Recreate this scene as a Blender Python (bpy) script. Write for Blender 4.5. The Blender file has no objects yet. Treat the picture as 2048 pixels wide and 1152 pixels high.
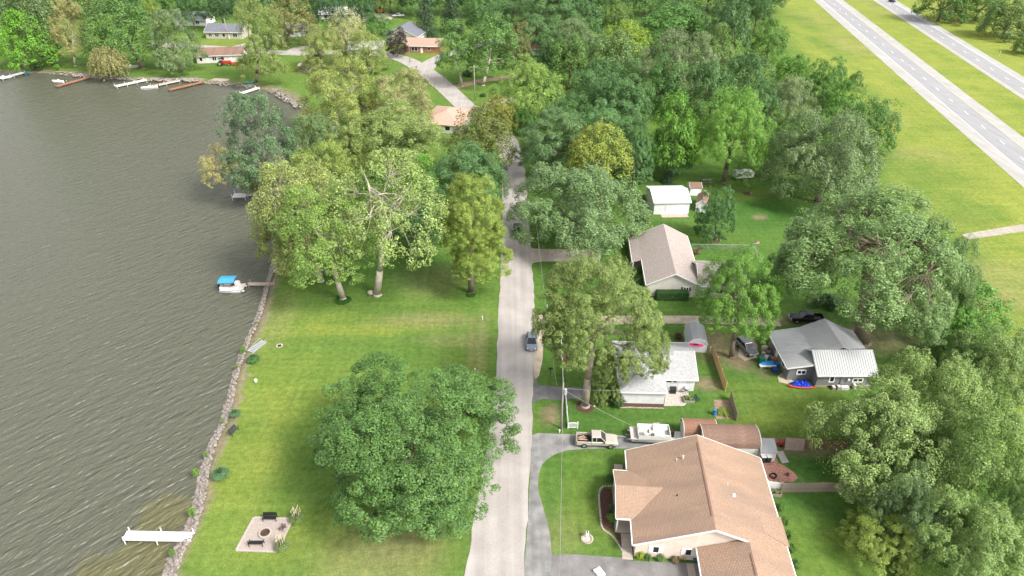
import bpy, bmesh, math, random
import numpy as np
from mathutils import Vector, Matrix, Euler
R = math.radians
random.seed(7)
rng = np.random.default_rng(11)
scene = bpy.context.scene
COL = scene.collection

# ------------------------------------------------------------------ camera
CAM_H, FPX, TILT = 68.6, 1365.0, R(32.7)
cam_d = bpy.data.cameras.new('camera'); cam = bpy.data.objects.new('camera', cam_d); COL.objects.link(cam)
cam.location = (0, 0, CAM_H); cam.rotation_euler = (math.pi/2 - TILT, 0, 0)
cam_d.sensor_width = 36; cam_d.lens = 36*FPX/2048; cam_d.clip_start = 0.5; cam_d.clip_end = 6000
scene.camera = cam
scene.render.resolution_x, scene.render.resolution_y = 1024, 576
# ------------------------------------------------------------------ light
SUN_DIR = Vector((0.74, -0.52, 0.95)).normalized()      # towards the sun: high, to the right
world = bpy.data.worlds.new('World'); scene.world = world; world.use_nodes = True
wn = world.node_tree; wn.nodes.clear()
sky = wn.nodes.new('ShaderNodeTexSky'); sky.sky_type = 'NISHITA'; sky.sun_disc = False
sky.sun_elevation = math.asin(SUN_DIR.z); sky.sun_rotation = math.atan2(SUN_DIR.x, SUN_DIR.y)
sky.air_density = 1.0; sky.dust_density = 3.0; sky.ozone_density = 1.0
hs = wn.nodes.new('ShaderNodeHueSaturation'); hs.inputs['Saturation'].default_value = 0.16
bg = wn.nodes.new('ShaderNodeBackground'); bg.inputs['Strength'].default_value = 0.095
wo = wn.nodes.new('ShaderNodeOutputWorld')
wn.links.new(sky.outputs[0], hs.inputs['Color']); wn.links.new(hs.outputs[0], bg.inputs[0]); wn.links.new(bg.outputs[0], wo.inputs[0])
sun_d = bpy.data.lights.new('sun', 'SUN'); sun_d.energy = 1.5; sun_d.angle = R(14); sun_d.color = (1.0, 0.95, 0.88)
sun = bpy.data.objects.new('sun', sun_d); COL.objects.link(sun); sun.location = (60, 0, 150)
sun.rotation_euler = (-SUN_DIR).to_track_quat('-Z', 'Y').to_euler()
vs = scene.view_settings; vs.view_transform = 'Standard'; vs.look = 'None'; vs.exposure = 1.68; vs.gamma = 1; vs.use_curve_mapping = False
try:
    scene.cycles.use_denoising = True; scene.cycles.denoiser = 'OPENIMAGEDENOISE'
    scene.cycles.max_bounces = 6; scene.cycles.diffuse_bounces = 3; scene.cycles.transparent_max_bounces = 4
except Exception: pass

# ------------------------------------------------------------------ pixel -> place
CT, ST = math.cos(TILT), math.sin(TILT)
def G(px, py, z=0.0):
    x = (px-1024)/FPX; y = (576-py)/FPX
    d = (x, CT+y*ST, -ST+y*CT); t = (z-CAM_H)/d[2]
    return Vector((d[0]*t, d[1]*t, z))
def proj(X, Y, Z):
    dz = Z-CAM_H; zc = Y*CT-dz*ST; yc = Y*ST+dz*CT
    return (1024+FPX*X/zc, 576-FPX*yc/zc, FPX/zc)
def height_at(base, py):            # height of a vertical thing on base whose top shows at row py
    lo, hi = 0.0, 40.0
    for _ in range(40):
        m = (lo+hi)/2
        if proj(base[0], base[1], m)[1] > py: lo = m
        else: hi = m
    return lo

# ------------------------------------------------------------------ materials
def new_mat(name):
    m = bpy.data.materials.new(name); m.use_nodes = True
    nt = m.node_tree; b = nt.nodes['Principled BSDF']
    return m, nt, b
def nd(nt, t, **kw):
    n = nt.nodes.new(t)
    for k, v in kw.items():
        if hasattr(n, k): setattr(n, k, v)
        else: n.inputs[k].default_value = v
    return n
def rgba(c): return (c[0], c[1], c[2], 1)
MC = {}
def mat(name, c, rough=0.7, var=0.18, scale=1.5, metal=0.0, bump=0.0, bscale=8.0, spec=0.3, c2=None):
    if name in MC: return MC[name]
    m, nt, b = new_mat(name)
    b.inputs['Roughness'].default_value = rough; b.inputs['Metallic'].default_value = metal
    b.inputs['Specular IOR Level'].default_value = spec
    tc = nd(nt, 'ShaderNodeTexCoord')
    n1 = nd(nt, 'ShaderNodeTexNoise'); n1.inputs['Scale'].default_value = scale; n1.inputs['Detail'].default_value = 6; n1.inputs['Roughness'].default_value = 0.65
    nt.links.new(tc.outputs['Object'], n1.inputs['Vector'])
    cr = nd(nt, 'ShaderNodeMix', data_type='RGBA')
    lo = [max(0, x*(1-var)) for x in c]; hi = [min(1, x*(1+var)) for x in c]
    if c2: hi = c2; lo = c
    cr.inputs[6].default_value = rgba(lo); cr.inputs[7].default_value = rgba(hi)
    mr = nd(nt, 'ShaderNodeMapRange'); mr.inputs[1].default_value = 0.3; mr.inputs[2].default_value = 0.7
    nt.links.new(n1.outputs[0], mr.inputs[0]); nt.links.new(mr.outputs[0], cr.inputs[0])
    nt.links.new(cr.outputs[2], b.inputs['Base Color'])
    if bump:
        n2 = nd(nt, 'ShaderNodeTexNoise'); n2.inputs['Scale'].default_value = bscale; n2.inputs['Detail'].default_value = 4
        nt.links.new(tc.outputs['Object'], n2.inputs['Vector'])
        bp = nd(nt, 'ShaderNodeBump'); bp.inputs['Strength'].default_value = bump; bp.inputs['Distance'].default_value = 0.05
        nt.links.new(n2.outputs[0], bp.inputs['Height']); nt.links.new(bp.outputs[0], b.inputs['Normal'])
    MC[name] = m
    return m
def shingle_mat(name, c1, c2, stain, sc=1.0):
    m, nt, b = new_mat(name); b.inputs['Roughness'].default_value = 0.85; b.inputs['Specular IOR Level'].default_value = 0.15
    uv = nd(nt, 'ShaderNodeUVMap')
    br = nd(nt, 'ShaderNodeTexBrick'); br.offset = 0.37
    br.inputs['Color1'].default_value = rgba(c1); br.inputs['Color2'].default_value = rgba(c2); br.inputs['Mortar'].default_value = rgba([x*0.42 for x in c1])
    br.inputs['Scale'].default_value = 1.0; br.inputs['Mortar Size'].default_value = 0.022*sc; br.inputs['Mortar Smooth'].default_value = 0.3; br.inputs['Bias'].default_value = -0.1
    br.inputs['Brick Width'].default_value = 0.33*sc; br.inputs['Row Height'].default_value = 0.16*sc
    nt.links.new(uv.outputs[0], br.inputs['Vector'])
    n1 = nd(nt, 'ShaderNodeTexNoise'); n1.inputs['Scale'].default_value = 1.0; n1.inputs['Detail'].default_value = 5
    mp = nd(nt, 'ShaderNodeMapping'); mp.inputs['Scale'].default_value = (0.55, 0.12, 1)
    nt.links.new(uv.outputs[0], mp.inputs['Vector']); nt.links.new(mp.outputs[0], n1.inputs['Vector'])
    mr = nd(nt, 'ShaderNodeMapRange'); mr.inputs[1].default_value = 0.42; mr.inputs[2].default_value = 0.72; mr.inputs[4].default_value = 0.75
    nt.links.new(n1.outputs[0], mr.inputs[0])
    mx = nd(nt, 'ShaderNodeMix', data_type='RGBA'); mx.inputs[7].default_value = rgba(stain)
    nt.links.new(mr.outputs[0], mx.inputs[0]); nt.links.new(br.outputs[0], mx.inputs[6])
    n2 = nd(nt, 'ShaderNodeTexNoise'); n2.inputs['Scale'].default_value = 9.0; n2.inputs['Detail'].default_value = 3
    nt.links.new(uv.outputs[0], n2.inputs['Vector'])
    mm = nd(nt, 'ShaderNodeMix', data_type='RGBA', blend_type='OVERLAY'); mm.inputs[0].default_value = 0.45
    nt.links.new(mx.outputs[2], mm.inputs[6]); nt.links.new(n2.outputs[0], mm.inputs[7])
    nt.links.new(mm.outputs[2], b.inputs['Base Color'])
    bp = nd(nt, 'ShaderNodeBump'); bp.inputs['Strength'].default_value = 0.5; bp.inputs['Distance'].default_value = 0.02
    nt.links.new(br.outputs['Fac'], bp.inputs['Height']); bp.invert = True
    nt.links.new(bp.outputs[0], b.inputs['Normal'])
    MC[name] = m
    return m
def siding_mat(name, c, pitch=0.13):
    if name in MC: return MC[name]
    m, nt, b = new_mat(name); b.inputs['Roughness'].default_value = 0.6
    tc = nd(nt, 'ShaderNodeTexCoord'); sp = nd(nt, 'ShaderNodeSeparateXYZ'); nt.links.new(tc.outputs['Object'], sp.inputs[0])
    dv = nd(nt, 'ShaderNodeMath', operation='DIVIDE'); dv.inputs[1].default_value = pitch; nt.links.new(sp.outputs[2], dv.inputs[0])
    fr = nd(nt, 'ShaderNodeMath', operation='FRACT'); nt.links.new(dv.outputs[0], fr.inputs[0])
    mr = nd(nt, 'ShaderNodeMapRange'); mr.inputs[1].default_value = 0.0; mr.inputs[2].default_value = 0.16; mr.inputs[3].default_value = 0.72; mr.inputs[4].default_value = 1.0
    nt.links.new(fr.outputs[0], mr.inputs[0])
    n1 = nd(nt, 'ShaderNodeTexNoise'); n1.inputs['Scale'].default_value = 1.2; n1.inputs['Detail'].default_value = 5; nt.links.new(tc.outputs['Object'], n1.inputs['Vector'])
    m2 = nd(nt, 'ShaderNodeMapRange'); m2.inputs[1].default_value = 0.3; m2.inputs[2].default_value = 0.7; m2.inputs[3].default_value = 0.88; m2.inputs[4].default_value = 1.06
    nt.links.new(n1.outputs[0], m2.inputs[0])
    mu = nd(nt, 'ShaderNodeMath', operation='MULTIPLY'); nt.links.new(mr.outputs[0], mu.inputs[0]); nt.links.new(m2.outputs[0], mu.inputs[1])
    vm = nd(nt, 'ShaderNodeVectorMath', operation='SCALE'); vm.inputs[0].default_value = c; nt.links.new(mu.outputs[0], vm.inputs[3])
    nt.links.new(vm.outputs[0], b.inputs['Base Color'])
    bp = nd(nt, 'ShaderNodeBump'); bp.inputs['Strength'].default_value = 0.4; bp.inputs['Distance'].default_value = 0.02
    nt.links.new(fr.outputs[0], bp.inputs['Height']); nt.links.new(bp.outputs[0], b.inputs['Normal'])
    MC[name] = m
    return m
def leaf_mat():
    m, nt, b = new_mat('foliage')
    oi = nd(nt, 'ShaderNodeObjectInfo'); ge = nd(nt, 'ShaderNodeNewGeometry'); tc = nd(nt, 'ShaderNodeTexCoord')
    n1 = nd(nt, 'ShaderNodeTexNoise'); n1.inputs['Scale'].default_value = 3.2; n1.inputs['Detail'].default_value = 3
    nt.links.new(tc.outputs['Object'], n1.inputs['Vector'])
    mr = nd(nt, 'ShaderNodeMapRange'); mr.inputs[1].default_value = 0.0; mr.inputs[2].default_value = 1.0; mr.inputs[3].default_value = 0.95; mr.inputs[4].default_value = 2.15
    nt.links.new(ge.outputs['Random Per Island'], mr.inputs[0])
    mr2 = nd(nt, 'ShaderNodeMapRange'); mr2.inputs[1].default_value = 0.3; mr2.inputs[2].default_value = 0.7; mr2.inputs[3].default_value = 0.78; mr2.inputs[4].default_value = 1.22
    nt.links.new(n1.outputs[0], mr2.inputs[0])
    mu = nd(nt, 'ShaderNodeMath', operation='MULTIPLY'); nt.links.new(mr.outputs[0], mu.inputs[0]); nt.links.new(mr2.outputs[0], mu.inputs[1])
    vm = nd(nt, 'ShaderNodeVectorMath', operation='SCALE'); nt.links.new(oi.outputs['Color'], vm.inputs[0]); nt.links.new(mu.outputs[0], vm.inputs[3])
    # some leaves show a yellower face, and on silvery trees a share shows the pale underside
    wn_ = nd(nt, 'ShaderNodeTexWhiteNoise', noise_dimensions='1D'); nt.links.new(ge.outputs['Random Per Island'], wn_.inputs['W'])
    yl = nd(nt, 'ShaderNodeMix', data_type='RGBA', blend_type='MULTIPLY'); yl.inputs[7].default_value = (1.25, 1.2, 0.9, 1)
    gt0 = nd(nt, 'ShaderNodeMath', operation='GREATER_THAN'); gt0.inputs[1].default_value = 0.75; nt.links.new(wn_.outputs['Value'], gt0.inputs[0])
    nt.links.new(gt0.outputs[0], yl.inputs[0]); nt.links.new(vm.outputs[0], yl.inputs[6])
    gt = nd(nt, 'ShaderNodeMath', operation='LESS_THAN'); nt.links.new(wn_.outputs['Value'], gt.inputs[0]); nt.links.new(oi.outputs['Alpha'], gt.inputs[1])
    pale = nd(nt, 'ShaderNodeMix', data_type='RGBA'); pale.inputs[7].default_value = (0.37, 0.46, 0.23, 1)
    mfac = nd(nt, 'ShaderNodeMath', operation='MULTIPLY'); mfac.inputs[1].default_value = 0.5; nt.links.new(gt.outputs[0], mfac.inputs[0])
    nt.links.new(mfac.outputs[0], pale.inputs[0]); nt.links.new(yl.outputs[2], pale.inputs[6])
    nt.links.new(pale.outputs[2], b.inputs['Base Color'])
    b.inputs['Roughness'].default_value = 0.55; b.inputs['Specular IOR Level'].default_value = 0.35
    tr = nd(nt, 'ShaderNodeBsdfTranslucent'); nt.links.new(pale.outputs[2], tr.inputs[0])
    ms = nd(nt, 'ShaderNodeMixShader'); ms.inputs[0].default_value = 0.15
    nt.links.new(b.outputs[0], ms.inputs[1]); nt.links.new(tr.outputs[0], ms.inputs[2])
    nt.links.new(ms.outputs[0], nt.nodes['Material Output'].inputs[0])
    return m
LEAF = leaf_mat()
BARK = mat('bark', (0.17, 0.14, 0.11), 0.9, 0.35, 3.0, bump=0.6, bscale=6)
BARK_PALE = mat('bark_pale', (0.42, 0.38, 0.30), 0.9, 0.3, 1.6, bump=0.4, bscale=6)
WHITE = mat('white_paint', (0.78, 0.78, 0.77), 0.5, 0.05)
WHITE_OLD = mat('weathered_white', (0.66, 0.65, 0.62), 0.7, 0.12, 2.5)
GLASS = mat('window_glass', (0.018, 0.02, 0.024), 0.12, 0.3, 2.0, spec=0.5)
BLACK = mat('black_metal', (0.02, 0.02, 0.022), 0.5, 0.2)
TYRE = mat('rubber', (0.018, 0.018, 0.018), 0.85, 0.2)
RIM = mat('alloy', (0.5, 0.5, 0.5), 0.35, 0.1, metal=0.7)
STEEL = mat('galvanised', (0.45, 0.46, 0.47), 0.45, 0.12, metal=0.5)
CONC = mat('concrete', (0.40, 0.345, 0.295), 0.9, 0.14, 1.1, bump=0.15)
WOOD_GREY = mat('grey_wood', (0.27, 0.22, 0.18), 0.9, 0.25, 2.2)
WOOD_NEW = mat('new_wood', (0.50, 0.33, 0.17), 0.85, 0.18, 2.2)
WOOD_BROWN = mat('brown_wood', (0.26, 0.15, 0.10), 0.85, 0.25, 2.2)
MULCH = mat('mulch', (0.085, 0.045, 0.032), 0.95, 0.5, 5.0, bump=0.6)
DIRT = mat('bare_soil', (0.27, 0.19, 0.13), 0.95, 0.3, 1.5, bump=0.4)
STONE = mat('field_stone', (0.42, 0.37, 0.31), 0.9, 0.3, 2.0)

# ------------------------------------------------------------------ mesh builder
class MB:
    def __init__(s): s.v = []; s.f = []; s.uv = {}
    def add(s, vs, fs):
        o = len(s.v); s.v += [tuple(v) for v in vs]; s.f += [tuple(i+o for i in f) for f in fs]; return s
    def box(s, x0, x1, y0, y1, z0, z1):
        return s.add([(x0,y0,z0),(x1,y0,z0),(x1,y1,z0),(x0,y1,z0),(x0,y0,z1),(x1,y0,z1),(x1,y1,z1),(x0,y1,z1)],
                     [(0,3,2,1),(4,5,6,7),(0,1,5,4),(1,2,6,5),(2,3,7,6),(3,0,4,7)])
    def prism(s, poly, z0, z1):
        n = len(poly)
        a = sum(poly[i][0]*poly[(i+1)%n][1]-poly[(i+1)%n][0]*poly[i][1] for i in range(n))
        if a < 0: poly = poly[::-1]
        return s.add([(p[0],p[1],z0) for p in poly]+[(p[0],p[1],z1) for p in poly],
                     [tuple(range(n-1,-1,-1)), tuple(range(n,2*n))]+[(i,(i+1)%n,n+(i+1)%n,n+i) for i in range(n)])
    def prof(s, pts, axis, a0, a1):       # closed profile (p,z) extruded along an axis ('x': profile in y,z / 'y': profile in x,z)
        n = len(pts); A = []; 
        for a in (a0, a1):
            for p in pts: A.append((a, p[0], p[1]) if axis == 'x' else (p[0], a, p[1]))
        return s.add(A, [tuple(range(n-1,-1,-1)), tuple(range(n,2*n))]+[(i,(i+1)%n,n+(i+1)%n,n+i) for i in range(n)])
    def slab(s, pts, t):                  # planar polygon thickened downwards by t (vertical)
        n = len(pts)
        return s.add([tuple(p) for p in pts]+[(p[0],p[1],p[2]-t) for p in pts],
                     [tuple(range(n)), tuple(range(2*n-1,n-1,-1))]+[(i,n+i,n+(i+1)%n,(i+1)%n) for i in range(n)])
    def tube(s, p0, p1, r0, r1=None, n=8, cap=True):
        r1 = r0 if r1 is None else r1
        p0 = Vector(p0); p1 = Vector(p1); d = (p1-p0)
        if d.length < 1e-6: return s
        d.normalize(); up = Vector((0,0,1)) if abs(d.z) < 0.95 else Vector((1,0,0))
        u = d.cross(up).normalized(); w = u.cross(d)
        A = []
        for p, r in ((p0,r0),(p1,r1)):
            for i in range(n):
                a = 2*math.pi*i/n; A.append(p+u*(r*math.cos(a))+w*(r*math.sin(a)))
        F = [(i,(i+1)%n,n+(i+1)%n,n+i) for i in range(n)]
        if cap: F += [tuple(range(n-1,-1,-1)), tuple(range(n,2*n))]
        return s.add(A, F)
    def path(s, pts, rads, n=7):
        for i in range(len(pts)-1): s.tube(pts[i], pts[i+1], rads[i], rads[i+1], n, True)
        return s
    def ring(s, c, r0, r1, z0, z1, n=24):
        A = []
        for i in range(n):
            a = 2*math.pi*i/n; ca, sa = math.cos(a), math.sin(a)
            A += [(c[0]+r0*ca,c[1]+r0*sa,z0),(c[0]+r1*ca,c[1]+r1*sa,z0),(c[0]+r1*ca,c[1]+r1*sa,z1),(c[0]+r0*ca,c[1]+r0*sa,z1)]
        F = []
        for i in range(n):
            j = (i+1)%n
            for k in range(4): F.append((4*i+k, 4*j+k, 4*j+(k+1)%4, 4*i+(k+1)%4))
        return s.add(A, F)
    def ell(s, c, r, n=10, m=6, jit=0.0):
        A = []
        for i in range(m+1):
            t = math.pi*i/m
            for j in range(n):
                a = 2*math.pi*j/n; k = 1+random.uniform(-jit, jit)
                A.append((c[0]+r[0]*k*math.sin(t)*math.cos(a), c[1]+r[1]*k*math.sin(t)*math.sin(a), c[2]+r[2]*k*math.cos(t)))
        F = []
        for i in range(m):
            for j in range(n):
                F.append((i*n+j, (i+1)*n+j, (i+1)*n+(j+1)%n, i*n+(j+1)%n))
        return s.add(A, F)
    def loft(s, secs):                    # list of equal-length closed sections
        n = len(secs[0]); A = [p for sec in secs for p in sec]; F = []
        for k in range(len(secs)-1):
            for i in range(n): F.append((k*n+i, k*n+(i+1)%n, (k+1)*n+(i+1)%n, (k+1)*n+i))
        F += [tuple(range(n-1,-1,-1)), tuple(range((len(secs)-1)*n, len(secs)*n))]
        return s.add(A, F)
    def mesh(s, name, smooth=False, fix=True):
        me = bpy.data.meshes.new(name); me.from_pydata(s.v, [], s.f); 
        if fix:
            bm = bmesh.new(); bm.from_mesh(me); bmesh.ops.recalc_face_normals(bm, faces=bm.faces[:]); bm.to_mesh(me); bm.free()
        if smooth:
            me.polygons.foreach_set('use_smooth', [True]*len(me.polygons))
        me.update(); return me
    def build(s, name, m, parent=None, smooth=False, loc=None, rotz=0, bevel=0):
        o = bpy.data.objects.new(name, s.mesh(name, smooth)); COL.objects.link(o)
        o.data.materials.append(m)
        if parent: o.parent = parent
        if loc is not None: o.location = loc
        if rotz: o.rotation_euler = (0,0,rotz)
        if bevel:
            b = o.modifiers.new('bevel','BEVEL'); b.width = bevel; b.segments = 2; b.limit_method = 'ANGLE'
        return o
LABELS = {}
def tag(o, label, cat, group=None):
    o['label'] = label; o['category'] = cat
    if group: o['group'] = group
    return o
def struct(o): o['kind'] = 'structure'; return o
def stuff(o): o['kind'] = 'stuff'; return o
def empty(name, loc, rotz=0, label=None, cat=None, group=None):
    o = bpy.data.objects.new(name, None); COL.objects.link(o); o.empty_display_size = 0.3
    o.location = loc; o.rotation_euler = (0,0,rotz)
    if label: tag(o, label, cat, group)
    return o
def roof_plane(name, pts, m, parent, t=0.14):      # pts: A,B = eave edge first; UV in metres along eave / slope
    n = len(pts); P_ = [Vector(p) for p in pts]
    me = bpy.data.meshes.new(name); mb = MB(); mb.slab(P_, t)
    me = mb.mesh(name)
    u = (P_[1]-P_[0]).normalized(); nn = (P_[1]-P_[0]).cross(P_[2]-P_[0]).normalized(); w = nn.cross(u)
    uvl = me.uv_layers.new(name='UVMap')
    for l in me.loops:
        c = me.vertices[l.vertex_index].co-P_[0]; uvl.data[l.index].uv = (c.dot(u)+50, c.dot(w)+50)
    o = bpy.data.objects.new(name, me); COL.objects.link(o); me.materials.append(m); o.parent = parent
    return o

# ------------------------------------------------------------------ ground, lake
Z_W = -0.7
shore_px = [(300,1230),(322,1165),(338,1120),(352,1095),(366,1070),(376,1045),(390,1000),(398,960),(408,925),(417,895),(440,850),(455,800),(470,740),(489,690),(508,650),(524,600),(535,560),(545,525),(553,490),(562,450),(570,400),(578,350),(590,300),(600,250),(604,220),(596,204),(572,189),(545,182),(515,177),(475,172),(440,168),(410,167),(385,163),(360,160),(320,161),(275,162),(237,160),(180,154),(140,150),(107,147),(47,145),(0,145),(-150,141),(-500,135)]
LAKE = [G(a,b,Z_W).xy for a,b in shore_px]
LAKE = [Vector((LAKE[0].x-1.0, 20)), Vector((LAKE[0].x-1, 30))]+LAKE+[Vector((-500, 330)), Vector((-900,330)), Vector((-900, 20))]
def seg_dist(px, py, poly, closed=True):
    d = np.full(px.shape, 1e9); n = len(poly)
    for i in range(n if closed else n-1):
        a = poly[i]; b = poly[(i+1)%n]; dx, dy = b[0]-a[0], b[1]-a[1]; L = dx*dx+dy*dy+1e-9
        t = np.clip(((px-a[0])*dx+(py-a[1])*dy)/L, 0, 1)
        d = np.minimum(d, (px-a[0]-t*dx)**2+(py-a[1]-t*dy)**2)
    return np.sqrt(d)
def inside(px, py, poly):
    c = np.zeros(px.shape, bool); n = len(poly); j = n-1
    for i in range(n):
        xi, yi = poly[i][0], poly[i][1]; xj, yj = poly[j][0], poly[j][1]
        c ^= ((yi > py) != (yj > py)) & (px < (xj-xi)*(py-yi)/(yj-yi+1e-12)+xi); j = i
    return c
xs = np.concatenate([np.linspace(-3500,-420,12), np.arange(-400,-130,6), np.arange(-130,-70,2.0), np.arange(-70,70,0.8), np.arange(70,260,3.0), np.linspace(262,3500,14)])
ys = np.concatenate([np.linspace(-600,20,8), np.arange(30,130,0.8), np.arange(130,300,2.0), np.arange(300,520,6), np.linspace(530,4500,14)])
GX, GY = np.meshgrid(xs, ys); fx, fy = GX.ravel(), GY.ravel()
sd = seg_dist(fx, fy, LAKE); sd = np.where(inside(fx, fy, LAKE), -sd, sd)
gz = np.interp(sd, [-6,-1.0,0,0.9,1.9], [-2.2,-1.1,-0.78,-0.2,0.0])
# grass colours by place (what grows there): lush yards, dry waterfront, tall yellow verge
def ramp(c): return np.array(c)
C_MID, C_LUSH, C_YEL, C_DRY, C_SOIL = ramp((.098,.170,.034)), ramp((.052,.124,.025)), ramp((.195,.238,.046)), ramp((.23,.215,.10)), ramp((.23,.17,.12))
gc = np.tile(C_MID, (fx.size,1))
def blend(w, c):
    global gc
    gc = gc*(1-w[:,None])+c[None,:]*w[:,None]
edge = [G(*p).xy for p in ((1548,0),(1600,110),(1690,175),(1790,290),(1775,370),(1850,430),(1960,500),(2010,650),(2030,760),(2060,900))]
ey = [e.y for e in edge][::-1]; ex = [e.x for e in edge][::-1]
lim = np.interp(fy, ey, ex)
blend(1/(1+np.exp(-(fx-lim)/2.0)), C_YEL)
def blob(px, py, rx, ry, c, k=1.0):
    p = G(px,py); d = ((fx-p.x)/rx)**2+((fy-p.y)/ry)**2
    blend(k*np.clip(np.exp(-d*d),0,1), c)
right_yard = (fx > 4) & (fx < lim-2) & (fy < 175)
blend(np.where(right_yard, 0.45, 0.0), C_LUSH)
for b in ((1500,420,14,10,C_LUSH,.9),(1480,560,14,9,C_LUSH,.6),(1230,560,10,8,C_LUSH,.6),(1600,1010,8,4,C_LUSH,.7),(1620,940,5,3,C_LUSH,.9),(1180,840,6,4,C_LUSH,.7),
          (760,540,20,8,C_LUSH,.75),(560,585,6,6,C_MID,.7),(640,650,16,4,C_YEL,.35),(860,560,7,6,C_DRY,.35),(850,640,10,2.5,C_DRY,.5),(720,660,14,1.6,C_YEL,.5),(900,680,8,2,C_DRY,.35),
          (480,1000,6,12,C_YEL,.42),(500,860,6,14,C_YEL,.40),(620,1090,9,5,C_YEL,.30),(760,1120,8,5,C_DRY,.45),(800,1060,5,5,C_DRY,.35),(700,820,10,7,C_YEL,.25),(560,760,12,9,C_YEL,.3),(545,640,4,9,C_DRY,.30),
          (1120,1075,3,4,C_DRY,.30),(1180,1000,4,9,C_YEL,.22),(1570,850,8,3,C_YEL,.45),(1560,800,9,5,C_YEL,.25),(1640,1100,6,5,C_YEL,.35),
          (1100,832,1.5,2.0,C_SOIL,.65),(1106,818,1.0,1.2,C_SOIL,.5),(1417,768,2.0,1.6,C_SOIL,.9),(1520,434,1.6,1.4,C_SOIL,.8),(1480,720,2.2,3.0,C_SOIL,.7),(1430,690,4,5,C_SOIL,.6),(1527,745,1.3,1.3,C_SOIL,.6),(1750,680,10,4,C_SOIL,.45),
          (1650,900,7,1.2,C_SOIL,.7),(1313,858,1.0,.8,C_SOIL,.6),(1480,385,9,5,C_YEL,.25),(1545,640,6,1.4,C_SOIL,.7),(900,110,14,16,C_YEL,.45),(590,135,14,10,C_YEL,.35),(440,82,14,14,C_YEL,.5),(1035,260,3,12,C_YEL,.3),
          (958,700,.55,11,C_DRY,.5),(944,705,.55,10,C_DRY,.45),(972,690,.45,9,C_DRY,.35),(1880,400,9,7,C_MID,.55),(1830,360,7,6,C_MID,.5),(1930,440,8,4,C_LUSH,.35),(1800,330,6,9,C_MID,.45),(1745,190,5,14,C_MID,.4),(1660,95,6,22,C_MID,.45),(1870,250,5,8,C_MID,.3),(1600,40,8,30,C_MID,.5),(1780,230,4,9,C_DRY,.3),(2020,610,6,6,C_MID,.4),(1960,600,8,4,C_DRY,.4),(1985,560,14,9,C_DRY,.35),(1900,350,8,10,C_MID,.4),(1850,310,10,6,C_DRY,.3),(1700,90,7,20,C_DRY,.35),(1950,425,8,4,C_MID,.4),(1640,40,10,25,C_DRY,.2),(1770,20,4,40,C_DRY,.35)):
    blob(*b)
blend(np.where((sd > -6) & (sd < 2.3), 0.8, 0.0), ramp((.22,.18,.13)))
nv = len(xs)*len(ys); nx, ny = len(xs), len(ys)
idx = np.arange(nv).reshape(ny, nx)
quads = np.stack([idx[:-1,:-1].ravel(), idx[:-1,1:].ravel(), idx[1:,1:].ravel(), idx[1:,:-1].ravel()], 1)
me = bpy.data.meshes.new('ground')
me.vertices.add(nv); me.vertices.foreach_set('co', np.stack([fx,fy,gz],1).ravel())
me.loops.add(quads.size); me.loops.foreach_set('vertex_index', quads.ravel())
me.polygons.add(len(quads)); me.polygons.foreach_set('loop_start', np.arange(0,quads.size,4)); me.polygons.foreach_set('loop_total', np.full(len(quads),4))
me.update(); me.validate()
ca = me.color_attributes.new('grass', 'FLOAT_COLOR', 'POINT'); ca.data.foreach_set('color', np.concatenate([gc, np.ones((nv,1))],1).ravel())
ground = struct(bpy.data.objects.new('ground', me)); COL.objects.link(ground)
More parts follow.
